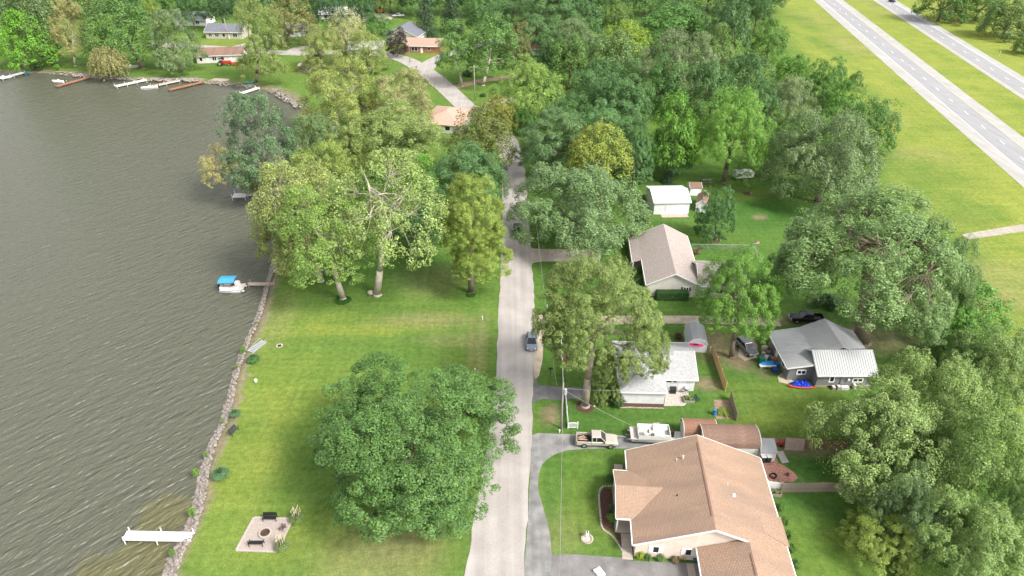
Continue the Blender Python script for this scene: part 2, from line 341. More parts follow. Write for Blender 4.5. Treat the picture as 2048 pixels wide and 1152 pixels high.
def grass_mat():
    m, nt, b = new_mat('grass'); b.inputs['Roughness'].default_value = 0.9; b.inputs['Specular IOR Level'].default_value = 0.1
    at = nd(nt, 'ShaderNodeVertexColor', layer_name='grass'); tc = nd(nt, 'ShaderNodeTexCoord')
    def noise(sc, det, scale3=None, rot=0):
        n = nd(nt, 'ShaderNodeTexNoise'); n.inputs['Scale'].default_value = sc; n.inputs['Detail'].default_value = det; n.inputs['Roughness'].default_value = 0.62
        if scale3:
            mp = nd(nt, 'ShaderNodeMapping'); mp.inputs['Scale'].default_value = scale3; mp.inputs['Rotation'].default_value = (0,0,rot)
            nt.links.new(tc.outputs['Object'], mp.inputs['Vector']); nt.links.new(mp.outputs[0], n.inputs['Vector'])
        else: nt.links.new(tc.outputs['Object'], n.inputs['Vector'])
        return n
    def rng_(n, a, b_, lo=.3, hi=.7):
        r = nd(nt, 'ShaderNodeMapRange'); r.inputs[1].default_value = lo; r.inputs[2].default_value = hi; r.inputs[3].default_value = a; r.inputs[4].default_value = b_
        nt.links.new(n.outputs[0], r.inputs[0]); return r
    def mulv(col, r):
        v = nd(nt, 'ShaderNodeVectorMath', operation='SCALE'); nt.links.new(col, v.inputs[0]); nt.links.new(r.outputs[0], v.inputs[3]); return v.outputs[0]
    # patches of drier and darker turf
    p1 = rng_(noise(0.16, 6), 0, 1, .45, .75)
    mx = nd(nt, 'ShaderNodeMix', data_type='RGBA', blend_type='MULTIPLY'); mx.inputs[7].default_value = (1.28, 1.12, 1.12, 1)
    nt.links.new(p1.outputs[0], mx.inputs[0]); nt.links.new(at.outputs[0], mx.inputs[6])
    p2 = rng_(noise(0.09, 5), 0, .8, .5, .75)
    mx2 = nd(nt, 'ShaderNodeMix', data_type='RGBA', blend_type='MULTIPLY'); mx2.inputs[7].default_value = (0.55, 0.78, 0.6, 1)
    nt.links.new(p2.outputs[0], mx2.inputs[0]); nt.links.new(mx.outputs[2], mx2.inputs[6])
    c = mulv(mx2.outputs[2], rng_(noise(1.3, 6), .76, 1.24))
    c = mulv(c, rng_(noise(7.0, 5), .62, 1.38))
    c = mulv(c, rng_(noise(1.0, 3, (0.04, 0.8, 1), R(4)), .90, 1.10))     # mower passes
    c = mulv(c, rng_(noise(1.0, 3, (1.1, 0.06, 1), R(-5)), .92, 1.08))
    nt.links.new(c, b.inputs['Base Color'])
    n5 = noise(14, 3); bp = nd(nt, 'ShaderNodeBump'); bp.inputs['Strength'].default_value = 0.6; bp.inputs['Distance'].default_value = 0.08
    nt.links.new(n5.outputs[0], bp.inputs['Height']); nt.links.new(bp.outputs[0], b.inputs['Normal'])
    return m
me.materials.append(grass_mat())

def water_mat():
    m, nt, b = new_mat('lake_water'); b.inputs['Roughness'].default_value = 0.34; b.inputs['IOR'].default_value = 1.333; b.inputs['Specular IOR Level'].default_value = 0.7
    tc = nd(nt, 'ShaderNodeTexCoord')
    # submerged weed beds by the near docks
    n0 = nd(nt, 'ShaderNodeTexNoise'); n0.inputs['Scale'].default_value = 0.35; n0.inputs['Detail'].default_value = 5; nt.links.new(tc.outputs['Object'], n0.inputs['Vector'])
    tot = None
    for (px,py,r) in ((325,1030,4.6),(345,1010,2.6),(260,1140,5.5),(300,1120,4.0),(205,1165,5.0)):
        g = G(px,py,Z_W)
        vd = nd(nt, 'ShaderNodeVectorMath', operation='DISTANCE'); nt.links.new(tc.outputs['Object'], vd.inputs[0]); vd.inputs[1].default_value = g
        ad = nd(nt, 'ShaderNodeMath', operation='MULTIPLY_ADD'); ad.inputs[1].default_value = 5.0; nt.links.new(n0.outputs[0], ad.inputs[0]); nt.links.new(vd.outputs['Value'], ad.inputs[2])
        mr = nd(nt, 'ShaderNodeMapRange'); mr.inputs[1].default_value = r+2.0; mr.inputs[2].default_value = r+0.6; mr.inputs[3].default_value = 0; mr.inputs[4].default_value = 1
        nt.links.new(ad.outputs[0], mr.inputs[0])
        if tot is None: tot = mr
        else:
            mxm = nd(nt, 'ShaderNodeMath', operation='MAXIMUM'); nt.links.new(tot.outputs[0], mxm.inputs[0]); nt.links.new(mr.outputs[0], mxm.inputs[1]); tot = mxm
    cw = nd(nt, 'ShaderNodeMix', data_type='RGBA'); cw.inputs[6].default_value = (.090,.092,.064,1); cw.inputs[7].default_value = (.108,.104,.048,1)
    nt.links.new(tot.outputs[0], cw.inputs[0]); nt.links.new(cw.outputs[2], b.inputs['Base Color'])
    def wav(sx, sy, rot, det):
        mp = nd(nt, 'ShaderNodeMapping', vector_type='TEXTURE'); mp.inputs['Rotation'].default_value = (0,0,rot); mp.inputs['Scale'].default_value = (1/sx, 1/sy, 1)
        n = nd(nt, 'ShaderNodeTexNoise'); n.inputs['Scale'].default_value = 1.0; n.inputs['Detail'].default_value = det; n.inputs['Roughness'].default_value = 0.5
        nt.links.new(tc.outputs['Object'], mp.inputs['Vector']); nt.links.new(mp.outputs[0], n.inputs['Vector']); return n
    a = wav(1.25, 0.34, R(-44), 2); c = wav(3.0, 1.1, R(-36), 2)
    ad = nd(nt, 'ShaderNodeMath', operation='MULTIPLY_ADD'); ad.inputs[1].default_value = 0.35
    nt.links.new(c.outputs[0], ad.inputs[0]); nt.links.new(a.outputs[0], ad.inputs[2])
    bp = nd(nt, 'ShaderNodeBump'); bp.inputs['Strength'].default_value = 1.0; bp.inputs['Distance'].default_value = 0.7
    nt.links.new(ad.outputs[0], bp.inputs['Height']); nt.links.new(bp.outputs[0], b.inputs['Normal'])
    return m
wm = MB(); wm.add([(-900,20,Z_W),(-20,20,Z_W),(-20,330,Z_W),(-900,330,Z_W)], [(0,1,2,3)])
struct(wm.build('lake_water', water_mat()))

# ------------------------------------------------------------------ roads
def smooth_line(pts, step=1.5):
    P_ = [Vector(p[:2]) for p in pts]; out = []
    for i in range(len(P_)-1):
        p0 = P_[max(0,i-1)]; p1 = P_[i]; p2 = P_[i+1]; p3 = P_[min(len(P_)-1,i+2)]
        n = max(2, int((p2-p1).length/step))
        for k in range(n):
            t = k/n; out.append(0.5*((2*p1)+(p2-p0)*t+(2*p0-5*p1+4*p2-p3)*t*t+(3*p1-p0-3*p2+p3)*t**3))
    out.append(P_[-1]); return out
def sheet(name, poly, z, m, thick=0.0):
    mb = MB()
    if thick: mb.prism([tuple(p[:2]) for p in poly], z-thick, z)
    else: mb.add([(p[0],p[1],z) for p in poly], [tuple(range(len(poly)))])
    o = mb.build(name, m)
    if not thick and o.data.polygons[0].normal.z < 0: o.data.flip_normals()
    return struct(o)
def ribbon(name, left, right, z, m, jit=0.0):
    L = smooth_line(left); n = len(L); Rr = smooth_line(right)
    Rr = [Rr[min(len(Rr)-1, round(i*(len(Rr)-1)/(n-1)))] for i in range(n)]
    mb = MB(); A = []
    for i in range(n):
        j1, j2 = random.uniform(-jit,jit), random.uniform(-jit,jit)
        A += [(L[i].x+j1, L[i].y, z), (Rr[i].x+j2, Rr[i].y, z)]
    mb.add(A, [(2*i, 2*i+1, 2*i+3, 2*i+2) for i in range(n-1)])
    o = mb.build(name, m)
    if o.data.polygons[0].normal.z < 0: o.data.flip_normals()
    return struct(o)
def centre_ribbon(name, line, w, z, m, jit=0.0):
    c = smooth_line(line); l = []; r = []
    for i, p in enumerate(c):
        d = (c[min(i+1,len(c)-1)]-c[max(i-1,0)]).normalized(); nrm = Vector((-d.y, d.x))
        ww = w if not isinstance(w, (list,tuple)) else np.interp(i/(len(c)-1), np.linspace(0,1,len(w)), w)
        l.append(p+nrm*ww/2); r.append(p-nrm*ww/2)
    mb = MB(); A = []
    for i in range(len(c)):
        A += [(l[i].x+random.uniform(-jit,jit), l[i].y, z), (r[i].x+random.uniform(-jit,jit), r[i].y, z)]
    mb.add(A, [(2*i, 2*i+1, 2*i+3, 2*i+2) for i in range(len(c)-1)])
    o = mb.build(name, m)
    if o.data.polygons[0].normal.z < 0: o.data.flip_normals()
    return struct(o)
def asphalt(name, c, crack=True, var=0.16, sc=0.25, streak=-3):
    m, nt, b = new_mat(name); b.inputs['Roughness'].default_value = 0.92; b.inputs['Specular IOR Level'].default_value = 0.15
    tc = nd(nt, 'ShaderNodeTexCoord')
    def noise(s, d):
        n = nd(nt, 'ShaderNodeTexNoise'); n.inputs['Scale'].default_value = s; n.inputs['Detail'].default_value = d; nt.links.new(tc.outputs['Object'], n.inputs['Vector']); return n
    r1 = nd(nt, 'ShaderNodeMapRange'); r1.inputs[1].default_value = .3; r1.inputs[2].default_value = .7; r1.inputs[3].default_value = 1-var; r1.inputs[4].default_value = 1+var; nt.links.new(noise(sc,6).outputs[0], r1.inputs[0])
    r2 = nd(nt, 'ShaderNodeMapRange'); r2.inputs[1].default_value = .3; r2.inputs[2].default_value = .7; r2.inputs[3].default_value = .9; r2.inputs[4].default_value = 1.1; nt.links.new(noise(7,4).outputs[0], r2.inputs[0])
    mu0 = nd(nt, 'ShaderNodeMath', operation='MULTIPLY'); nt.links.new(r1.outputs[0], mu0.inputs[0]); nt.links.new(r2.outputs[0], mu0.inputs[1])
    mpz = nd(nt, 'ShaderNodeMapping'); mpz.inputs['Scale'].default_value = (1.1, 0.03, 1); mpz.inputs['Rotation'].default_value = (0,0,R(streak)); nt.links.new(tc.outputs['Object'], mpz.inputs['Vector'])
    nz = nd(nt, 'ShaderNodeTexNoise'); nz.inputs['Scale'].default_value = 1.0; nz.inputs['Detail'].default_value = 4; nt.links.new(mpz.outputs[0], nz.inputs['Vector'])
    r4 = nd(nt, 'ShaderNodeMapRange'); r4.inputs[1].default_value = .35; r4.inputs[2].default_value = .65; r4.inputs[3].default_value = .90; r4.inputs[4].default_value = 1.06; nt.links.new(nz.outputs[0], r4.inputs[0])
    mu = nd(nt, 'ShaderNodeMath', operation='MULTIPLY'); nt.links.new(mu0.outputs[0], mu.inputs[0]); nt.links.new(r4.outputs[0], mu.inputs[1])
    last = mu
    if crack:
        vo = nd(nt, 'ShaderNodeTexVoronoi', feature='DISTANCE_TO_EDGE'); vo.inputs['Scale'].default_value = 0.07
        nw = noise(1.2, 3); mxv = nd(nt, 'ShaderNodeMix', data_type='VECTOR'); mxv.inputs[0].default_value = 0.12
        nt.links.new(tc.outputs['Object'], mxv.inputs[4]); nt.links.new(nw.outputs[1], mxv.inputs[5]); nt.links.new(mxv.outputs[1], vo.inputs['Vector'])
        r3 = nd(nt, 'ShaderNodeMapRange'); r3.inputs[1].default_value = 0.0; r3.inputs[2].default_value = 0.006; r3.inputs[3].default_value = 0.94; r3.inputs[4].default_value = 1.0; nt.links.new(vo.outputs[0], r3.inputs[0])
        last = nd(nt, 'ShaderNodeMath', operation='MULTIPLY'); nt.links.new(mu.outputs[0], last.inputs[0]); nt.links.new(r3.outputs[0], last.inputs[1])
    vm = nd(nt, 'ShaderNodeVectorMath', operation='SCALE'); vm.inputs[0].default_value = c; nt.links.new(last.outputs[0], vm.inputs[3])
    nt.links.new(vm.outputs[0], b.inputs['Base Color'])
    return m
ROAD = asphalt('road_chipseal', (.365,.335,.313), var=.12); DRIVE = asphalt('driveway_asphalt', (.20,.19,.185), var=.28, sc=.5)
DRIVE_PALE = asphalt('worn_apron', (.22,.217,.212), var=.3, sc=.6); GRAVEL = asphalt('gravel', (.43,.36,.28), False, .22, .8)
HWY = asphalt('highway_asphalt', (.29,.29,.295), False, .05); SHOULDER = asphalt('highway_shoulder', (.36,.35,.33), False, .08)
DRIVE_DARK = asphalt('dark_drive', (.15,.145,.145), True, .3, .5)

ribbon('road', [(-7.2,34),(-5.39,47.0),(-4.33,57.6),(-3.3,68),(-2.59,79.5),(-2.3,99.6),(-2.14,121),(-2.3,145),(-2.6,163),(-4.2,177)],
               [(-0.6,34),(1.25,47.0),(2.05,57.6),(2.7,68),(3.2,79.5),(3.95,97),(3.85,121),(3.6,145),(3.2,164),(1.6,181)], 0.03, ROAD, .14)
centre_ribbon('road', [(-0.3,172),(-2.5,187),G(960,238),G(930,212),G(885,170),G(846,140),G(800,116),G(720,103),G(600,107),G(500,100),G(420,95),G(300,88)], [6.0,6.2,6.6,7,7,6.6,6.2,6,6,6], 0.026, ROAD, .05)
centre_ribbon('side_road', [G(848,140),G(866,122),G(907,104),G(960,90),G(1040,78)], [7.5,5.5,5,5,5], 0.022, ROAD, .05)
centre_ribbon('driveway', [G(905,176),G(950,164),G(1005,156),G(1060,150)], 4.0, 0.018, DIRT, .1)
centre_ribbon('driveway', [G(600,106),G(585,103),G(600,96),G(640,92)], 5, 0.02, ROAD, .05)
centre_ribbon('driveway', [G(470,95),G(520,82),G(560,70)], 5, 0.022, ROAD, .05)
sheet('driveway', [G(700,32),G(760,22),G(790,30),G(780,42),G(730,45)], 0.03, GRAVEL)
centre_ribbon('driveway', [G(955,232),G(990,205),G(1040,200)], 4.5, 0.018, CONC, .05)
# driveways on the right of the road
sheet('driveway', [G(1060,494),G(1066,497),G(1090,498),G(1150,499),G(1200,500),G(1200,523),G(1150,523),G(1085,523),G(1066,526),G(1062,532)], 0.016, CONC)
centre_ribbon('gravel_drive', [G(1071,648),G(1110,643),G(1200,641),G(1300,639),G(1420,640),G(1500,643),G(1560,646)], [5.5,3.2,2.6,2.4,2.4,2.2,2.0], 0.014, GRAVEL, .16)
sheet('gravel_shoulder', [G(1069,650),G(1082,652),G(1088,668),G(1085,720),G(1078,752),G(1068,760),G(1066,700)], 0.010, GRAVEL)
sheet('driveway', [G(1068,752),G(1078,770),G(1100,772),G(1165,776),G(1167,796),G(1120,800),G(1085,798),G(1066,806)], 0.018, DRIVE_DARK)
def arc_poly(px): return smooth_line([G(*p) for p in px], 0.8)
outer = [(1062,872),(1075,866),(1100,867),(1150,869),(1250,871),(1345,868)]
inner = [(1350,896),(1255,897),(1180,898),(1130,902),(1095,918),(1080,940),(1076,975),(1085,1010),(1098,1060),(1104,1120),(1104,1180)]
sheet('driveway', [G(*p) for p in outer]+arc_poly(inner)+[G(1046,1180),G(1050,1120),G(1056,1040),G(1060,960)], 0.020, DRIVE_PALE)
sheet('driveway', [G(1103,1110),G(1150,1109),G(1262,1117),G(1262,1122),G(1420,1127),G(1440,1200),G(1100,1200)], 0.024, DRIVE)
sheet('parking_pad', [G(1482,675),G(1500,672),G(1515,690),G(1513,715),G(1490,722),G(1476,712)], 0.012, GRAVEL)
# highway: two carriageways
HS = 0.165
def hx(x290, y): return x290+HS*(y-290)
def hwy_strip(name, a, b, z, m, y0=40, y1=900):
    mb = MB(); mb.add([(hx(a,y0),y0,z),(hx(b,y0),y0,z),(hx(b,y1),y1,z),(hx(a,y1),y1,z)], [(0,1,2,3)]); return mb.build(name, m)
PAINT = mat('road_paint', (.85,.85,.83), .7, .1); PAINT_Y = mat('road_paint_yellow', (.72,.55,.30), .7, .1)
for nm, a, b, l0, l1, yl in (('highway',146.3,162.2,150.6,158.3,158.3),('highway',178.4,190.8,180.0,187.6,180.0)):
    sh = struct(hwy_strip(nm, a, b, 0.03, SHOULDER))
    ln = hwy_strip('traffic_lane', l0, l1, 0.036, HWY); ln.parent = sh
    w_edge = l0 if yl == l1 else l1
    e1 = hwy_strip('edge_line', w_edge-.08, w_edge+.08, 0.042, PAINT); e1.parent = sh
    e2 = hwy_strip('edge_line', yl-.07, yl+.07, 0.042, PAINT_Y); e2.parent = sh
    mid = (l0+l1)/2; y = 130.0; dm = None
    while y < 480:
        mb = MB(); x = hx(mid,y); dx = HS*3.2
        if dm is None:
            mb.add([(-.09,0,0),(.09,0,0),(.09+dx,3.2,0),(-.09+dx,3.2,0)], [(0,1,2,3)]); o = mb.build('lane_dash', PAINT, sh); dm = o.data
        else:
            o = bpy.data.objects.new('lane_dash', dm); COL.objects.link(o); o.parent = sh
        o.location = (x, y, 0.042); y += 12.6
centre_ribbon('gravel_track', [G(1930,474),G(1980,466),G(2060,454),G(2120,448)], [2.2,2.6,2.8,3], 0.012, asphalt('white_gravel',(.36,.325,.27),False,.2,1.5), .15)

# ------------------------------------------------------------------ foliage
def leaf_mesh(name, pos, nrm, size, asp=0.6, droop=None):
    n = len(pos); nrm = nrm/np.linalg.norm(nrm,axis=1,keepdims=True)
    a = rng.normal(size=(n,3)) if droop is None else droop+rng.normal(size=(n,3))*0.25
    t = a-(a*nrm).sum(1,keepdims=True)*nrm; t /= np.linalg.norm(t,axis=1,keepdims=True)+1e-9
    b = np.cross(nrm,t); s = size[:,None]
    V = np.empty((n,4,3)); V[:,0] = pos-t*s; V[:,1] = pos+b*s*asp-nrm*s*.12; V[:,2] = pos+t*s; V[:,3] = pos-b*s*asp-nrm*s*.12
    me = bpy.data.meshes.new(name); me.vertices.add(n*4); me.vertices.foreach_set('co', V.ravel())
    me.loops.add(n*4); me.loops.foreach_set('vertex_index', np.arange(n*4)); me.polygons.add(n)
    me.polygons.foreach_set('loop_start', np.arange(0,n*4,4)); me.polygons.foreach_set('loop_total', np.full(n,4))
    me.update(); me.materials.append(LEAF)
    return me
def unit(n):
    v = rng.normal(size=(n,3)); return v/np.linalg.norm(v,axis=1,keepdims=True)
class Proto: pass
def make_crown(name, lobes=14, subs=12, leaves=200, lobe_r=.36, sub_r=.12, leaf=.028, spread=.62, upright=0.0, inner=.12, flat=.85, rough=.3, low=-.35, dome=.45, asp=1.0, cf=.72):
    """a crown in a unit box: lobes > leaf clumps > leaves"""
    L = []; tries = 0
    while len(L) < lobes and tries < 4000:
        tries += 1
        d = unit(1)[0]
        if d[2] < low: continue
        r = spread*(0.78+0.38*rng.random()); p = d*r; p[2] *= flat
        if all(np.linalg.norm(p-q) > lobe_r*0.72 for q in L): L.append(p)
    L.append(np.array([0,0,0.1])); L = np.array(L)
    C = []; CR = []
    for p in L:
        lr = lobe_r*rng.uniform(.75,1.2); k = max(3,int(subs*rng.uniform(.8,1.2)))
        d = unit(k*3); out = p/(np.linalg.norm(p)+1e-6)
        sc = d@out*.8+d[:,2]*.7+rng.normal(size=len(d))*.35
        d = d[np.argsort(-sc)[:k]]
        for q in d:
            q = q*np.array([1,1,.85/asp]); c = p+q*lr*rng.uniform(.75,1.1); c[2] += upright*rng.random()*.12
            C.append(c); CR.append(sub_r*rng.uniform(.6,1.35))
    C = np.array(C); CR = np.array(CR)
    n = leaves
    pos = []; nr = []
    for c, r in zip(C, CR):
        k = int(n*(r/sub_r)**1.6*rng.uniform(.8,1.2)); d = unit(k)
        out = c/(np.linalg.norm(c)+1e-6)
        keep = (d@out*.7+d[:,2]*.6) > rng.uniform(-1.0,.1,size=k); d = d[keep]; k = len(d)
        rad = r*(0.55+0.5*rng.random((k,1))**.5)
        e = d*rad; e[:,2] *= cf/asp
        if upright: e[:,2] *= 1+upright
        pos.append(c+e); nr.append(d*.8+out*.45+np.array([0,0,.4])+rng.normal(size=(k,3))*rough)
    m = int(len(C)*n*inner)
    if m:
        d = unit(m)*(rng.random((m,1))**.5)*.75; d[:,2] *= flat; pos.append(d); nr.append(d+rng.normal(size=(m,3))*.8)
    pos = np.concatenate(pos); nr = np.concatenate(nr)
    if dome:
        for q in (pos, C, L): q[:,2] = np.where(q[:,2] < 0, q[:,2]*(1-dome), q[:,2])
    lo = np.percentile(pos,.4,axis=0); hi = np.percentile(pos,99.6,axis=0); ce = (lo+hi)/2; ha = (hi-lo)/2
    pos = (pos-ce)/ha; C = (C-ce)/ha; L2 = (L-ce)/ha
    ok = (np.abs(pos) < 1.05).all(1); pos = pos[ok]; nr = nr[ok]
    size = leaf*rng.uniform(.6,1.35,len(pos))
    p = Proto(); p.me = leaf_mesh(name, pos, nr, size); p.C = C; p.L = L2; return p
def make_spruce(name):
    pos = []; nr = []; 
    for lay in range(34):
        t = lay/33; z = -1+2*t; rad = (1-t)**.85*.95+.03; k = max(5,int(26*(1-t)+5))
        for b in range(k):
            a = rng.random()*6.28; rr = rad*rng.uniform(.75,1.08); m = 16
            s = rng.random(m)**.7; dirv = np.array([math.cos(a),math.sin(a),0])
            pp = dirv*(s[:,None]*rr)+np.array([0,0,z])+rng.normal(size=(m,3))*.03; pp[:,2] -= s*rr*.28
            pos.append(pp); nr.append(np.tile(dirv*.5+np.array([0,0,.7]),(m,1))+rng.normal(size=(m,3))*.5)
    p = Proto(); pos = np.concatenate(pos); p.me = leaf_mesh(name, pos, np.concatenate(nr), .04*rng.uniform(.6,1.3,len(pos)), .35); p.C = np.zeros((0,3)); p.L = np.zeros((0,3)); return p
def make_willow(name):
    pos = []; nr = []
    for i in range(420):
        d = unit(1)[0]; d[2] = abs(d[2])*.9+.05; r = rng.uniform(.45,.85); s = d*np.array([r,r,.95]); ln = rng.uniform(.4,1.3)*(s[2]+.6); m = 22
        t = rng.random(m)[:,None]; out = np.array([d[0],d[1],0])
        pp = s+out*(t*.16)+np.array([0,0,-1])*(t*ln)+rng.normal(size=(m,3))*.02; pos.append(pp); nr.append(np.tile(out+np.array([0,0,.4]),(m,1))+rng.normal(size=(m,3))*.6)
    p = Proto(); pos = np.concatenate(pos); pos = np.clip(pos,-1.05,1.05); p.me = leaf_mesh(name, pos, np.concatenate(nr), .045*rng.uniform(.6,1.3,len(pos)), .3, droop=np.array([0,0,-1.0])); p.C = np.zeros((0,3)); p.L = np.zeros((0,3)); return p
PR = {
 'oak1': make_crown('oak_crown', 30, 30, 190, .27, .060, .0108, .66, 0, .03),
 'oak2': make_crown('oak_crown', 20, 24, 160, .32, .075, .0138, .62, 0, .04),
 'map1': make_crown('maple_crown', 22, 26, 150, .31, .066, .0130, .63, .6, .04, rough=.45),
 'map2': make_crown('maple_crown', 18, 24, 150, .35, .075, .0148, .61, .5, .04, rough=.45),
 'syc1': make_crown('airy_crown', 24, 19, 140, .32, .085, .0148, .66, 0, .03, rough=.5),
 'syc2': make_crown('airy_crown', 24, 14, 75, .33, .08, .0175, .66, .2, .02, rough=.5),
 'med1': make_crown('round_crown', 20, 16, 60, .34, .10, .026, .63, 0, .06),
 'med2': make_crown('round_crown', 18, 15, 64, .38, .11, .028, .61, .3, .06, rough=.4),
 'med3': make_crown('round_crown', 22, 14, 60, .32, .10, .026, .64, 0, .05, rough=.4),
 'bush': make_crown('bush_leaves', 10, 8, 40, .45, .2, .06, .55, 0, .2, low=-.8, dome=0),
 'spruce': make_spruce('spruce_needles'), 'willow': make_willow('willow_leaves')}
PR['oak2_t'] = make_crown('tall_oak_crown', 22, 24, 150, .30, .072, .0138, .64, 0, .04, asp=1.4)
PR['map1_t'] = PR['map2_t'] = make_crown('tall_maple_crown', 20, 24, 100, .32, .070, .0165, .63, .3, .04, rough=.45, asp=1.4)
PR['syc1_t'] = make_crown('tall_airy_crown', 26, 18, 140, .31, .082, .0148, .66, 0, .03, rough=.5, asp=1.4)
PR['syc2_t'] = make_crown('tall_airy_crown', 24, 14, 75, .33, .08, .0175, .66, 0, .02, rough=.5, asp=1.4)
PR['med1_t'] = PR['med2_t'] = make_crown('tall_round_crown', 20, 16, 60, .34, .10, .026, .63, 0, .05, rough=.35, asp=1.4)
PR['med3_t'] = make_crown('tall_round_crown', 22, 15, 60, .32, .10, .025, .64, 0, .05, rough=.4, asp=1.4)
def make_box(name):
    n = 8000; p_ = rng.uniform(-1,1,(n,3)); ax = rng.integers(0,3,n); sg = np.where(rng.random(n) < .5,-1,1); sg[ax==2] = 1
    nr = np.zeros((n,3)); nr[np.arange(n),ax] = sg; p_[np.arange(n),ax] = sg*rng.uniform(.85,1.03,n)
    p = Proto(); p.me = leaf_mesh(name, p_, nr+np.array([0,0,.25])+rng.normal(size=(n,3))*.35, .085*rng.uniform(.6,1.3,n)); p.C = p.L = np.zeros((0,3)); return p
PR['box'] = make_box('hedge_leaves')

def limb(mb, a, b, r0, r1, bend=.12, n=6, segs=4):
    a = Vector(a); b = Vector(b); L = (b-a).length; off = Vector((random.uniform(-1,1),random.uniform(-1,1),random.uniform(.2,1)))*L*bend
    prev = a; pr = r0
    for i in range(1, segs+1):
        t = i/segs; p = a.lerp(b,t)+off*math.sin(math.pi*t); r = r0+(r1-r0)*t
        mb.tube(prev, p, pr, r, n, False); prev = p; pr = r
    return prev
def tree_from(X, Y, base, zc, r, rv, proto, color, silver, label, name='deciduous_tree', cat='tree', bark=None, trunk_r=None, limbs=8, group=None, seed=0, extra=(), spin=None):
    random.seed(hash(label) % 99991 if False else sum(ord(ch)*(i+1) for i,ch in enumerate(label)))
    p = PR[proto+'_t'] if rv/r > 1.12 and proto+'_t' in PR else PR[proto]
    root = empty(name, (base[0], base[1], 0), 0, label, cat, group)
    c = bpy.data.objects.new('crown', p.me); COL.objects.link(c); c.parent = root
    a = random.uniform(0, 6.28) if spin is None else spin
    c.location = (X-base[0], Y-base[1], zc); c.scale = (r, r, rv); c.rotation_euler = (0,0,a); silver *= .7; color = (color[0]*1.0, color[1]*1.08, color[2]*.94); c.color = (*color, silver)
    for (ex,ey_,ez,er,erv) in extra:
        c2 = bpy.data.objects.new('crown', p.me); COL.objects.link(c2); c2.parent = root
        c2.location = (ex-base[0], ey_-base[1], ez); c2.scale = (er, er, erv); c2.rotation_euler = (0,0,random.uniform(0,6.28)); c2.color = (*color, silver)
    tr = trunk_r or max(.12, r*.055)
    mb = MB(); cc = Vector((X-base[0], Y-base[1], zc))
    top = Vector((cc.x*.75, cc.y*.75, max(zc-rv*.45, .6)))
    pts = [Vector((0,0,-.15)), Vector((0,0,.35)), top*.35+Vector((random.uniform(-.1,.1)*tr,0,0)), top*.7, top]
    mb.path(pts, [tr*1.6, tr*1.15, tr, tr*.88, tr*.75], 9)
    rot = Matrix.Rotation(a, 3, 'Z')
    stems = []
    if limbs > 12:
        for i in range(3):
            an = a+i*2.1+random.uniform(-.3,.3); q = cc+Vector((math.cos(an)*r*.42, math.sin(an)*r*.42, rv*random.uniform(.25,.6)))
            limb(mb, top*.93, q, tr*.55, tr*.14, .05); stems.append((top.copy(), q))
    if len(p.L):
        ids = list(range(len(p.L)-1)); random.shuffle(ids); ids = ids[:limbs]
        for i in ids:
            q = rot @ Vector(p.L[i]); q = Vector((q.x*r, q.y*r, q.z*rv))*.9+cc
            if q.z < 1: continue
            if limbs > 12:
                fk = stems[random.randrange(len(stems))]; limb(mb, fk[0].lerp(fk[1], random.uniform(.15,.8)), q, tr*.24, tr*.05)
            else: limb(mb, top*random.uniform(.8,1.0), q, tr*.45, tr*.1)
        if limbs > 12:
            for q in p.C[::3]:
                q = rot @ Vector(q); q = Vector((q.x*r,q.y*r,q.z*rv))+cc; j = min(ids, key=lambda k: ((rot@Vector(p.L[k])*r+cc)-q).length)
                s = rot @ Vector(p.L[j]); s = Vector((s.x*r,s.y*r,s.z*rv))*.9+cc
                limb(mb, s, q*.97+cc*.03, tr*.11, tr*.025, .1, 4, 3)
    else:
        mb.path([top, cc+Vector((0,0,rv*.9))], [tr*.75, tr*.1], 7)
    mb.build('trunk', bark or BARK, root, smooth=True)
    return root
def tree(bb, proto, color, label, base=None, silver=0.0, cb=2.0, extra=(), **kw):
    ex = []
    for q in extra:                    # further crown masses of the same tree, at its distance plus dy metres
        (a0,b0,a1,b1), dy = q; cx, cy = (a0+a1)/2, (b0+b1)/2; yy = (576-cy)/FPX; D = (G(*base).y+dy)/(CT+yy*ST); phi = TILT+math.atan((cy-576)/FPX)
        w, h = a1-a0, b1-b0; m = math.sqrt(max(h*h-(w*math.sin(phi))**2, (0.55*w*math.cos(phi))**2))/math.cos(phi)/(2*FPX)
        ex.append(((cx-1024)/FPX*D, D*(CT+yy*ST), CAM_H-D*(ST-yy*CT), w*D/(2*FPX), m*D))
    kw['extra'] = ex
    x0,y0,x1,y1 = bb; cx, cy = (x0+x1)/2, (y0+y1)/2; w, h = x1-x0, y1-y0
    phi = TILT+math.atan((cy-576)/FPX); yy = (576-cy)/FPX; k = ST-yy*CT         # drop per metre of depth
    m = math.sqrt(max(h*h-(w*math.sin(phi))**2, (0.55*w*math.cos(phi))**2))/math.cos(phi)/(2*FPX)
    m = min(m, 1.5*w/(2*FPX))
    if base is None:
        D = (CAM_H-cb)/(k+m)
    else:
        b = G(*base); D = b.y/(CT+yy*ST)
    r = w*D/(2*FPX); rv = m*D; zc = CAM_H-D*k; X = (cx-1024)/FPX*D; Y = D*(CT+yy*ST)
    if base is None: b = Vector((X, Y, 0))
    rv = min(rv, max(zc-.3, .5)) if base is not None else rv
    return tree_from(X, Y, b, zc, r, rv, proto, color, silver, label, **kw)
DG=(.040,.085,.028); MG=(.062,.122,.032); BG=(.085,.185,.022); YG=(.165,.185,.032); SV=(.080,.120,.052); PG=(.135,.185,.055); TN=(.235,.205,.090); BL=(.060,.115,.045); OL=(.085,.105,.030)
BP = BARK_PALE
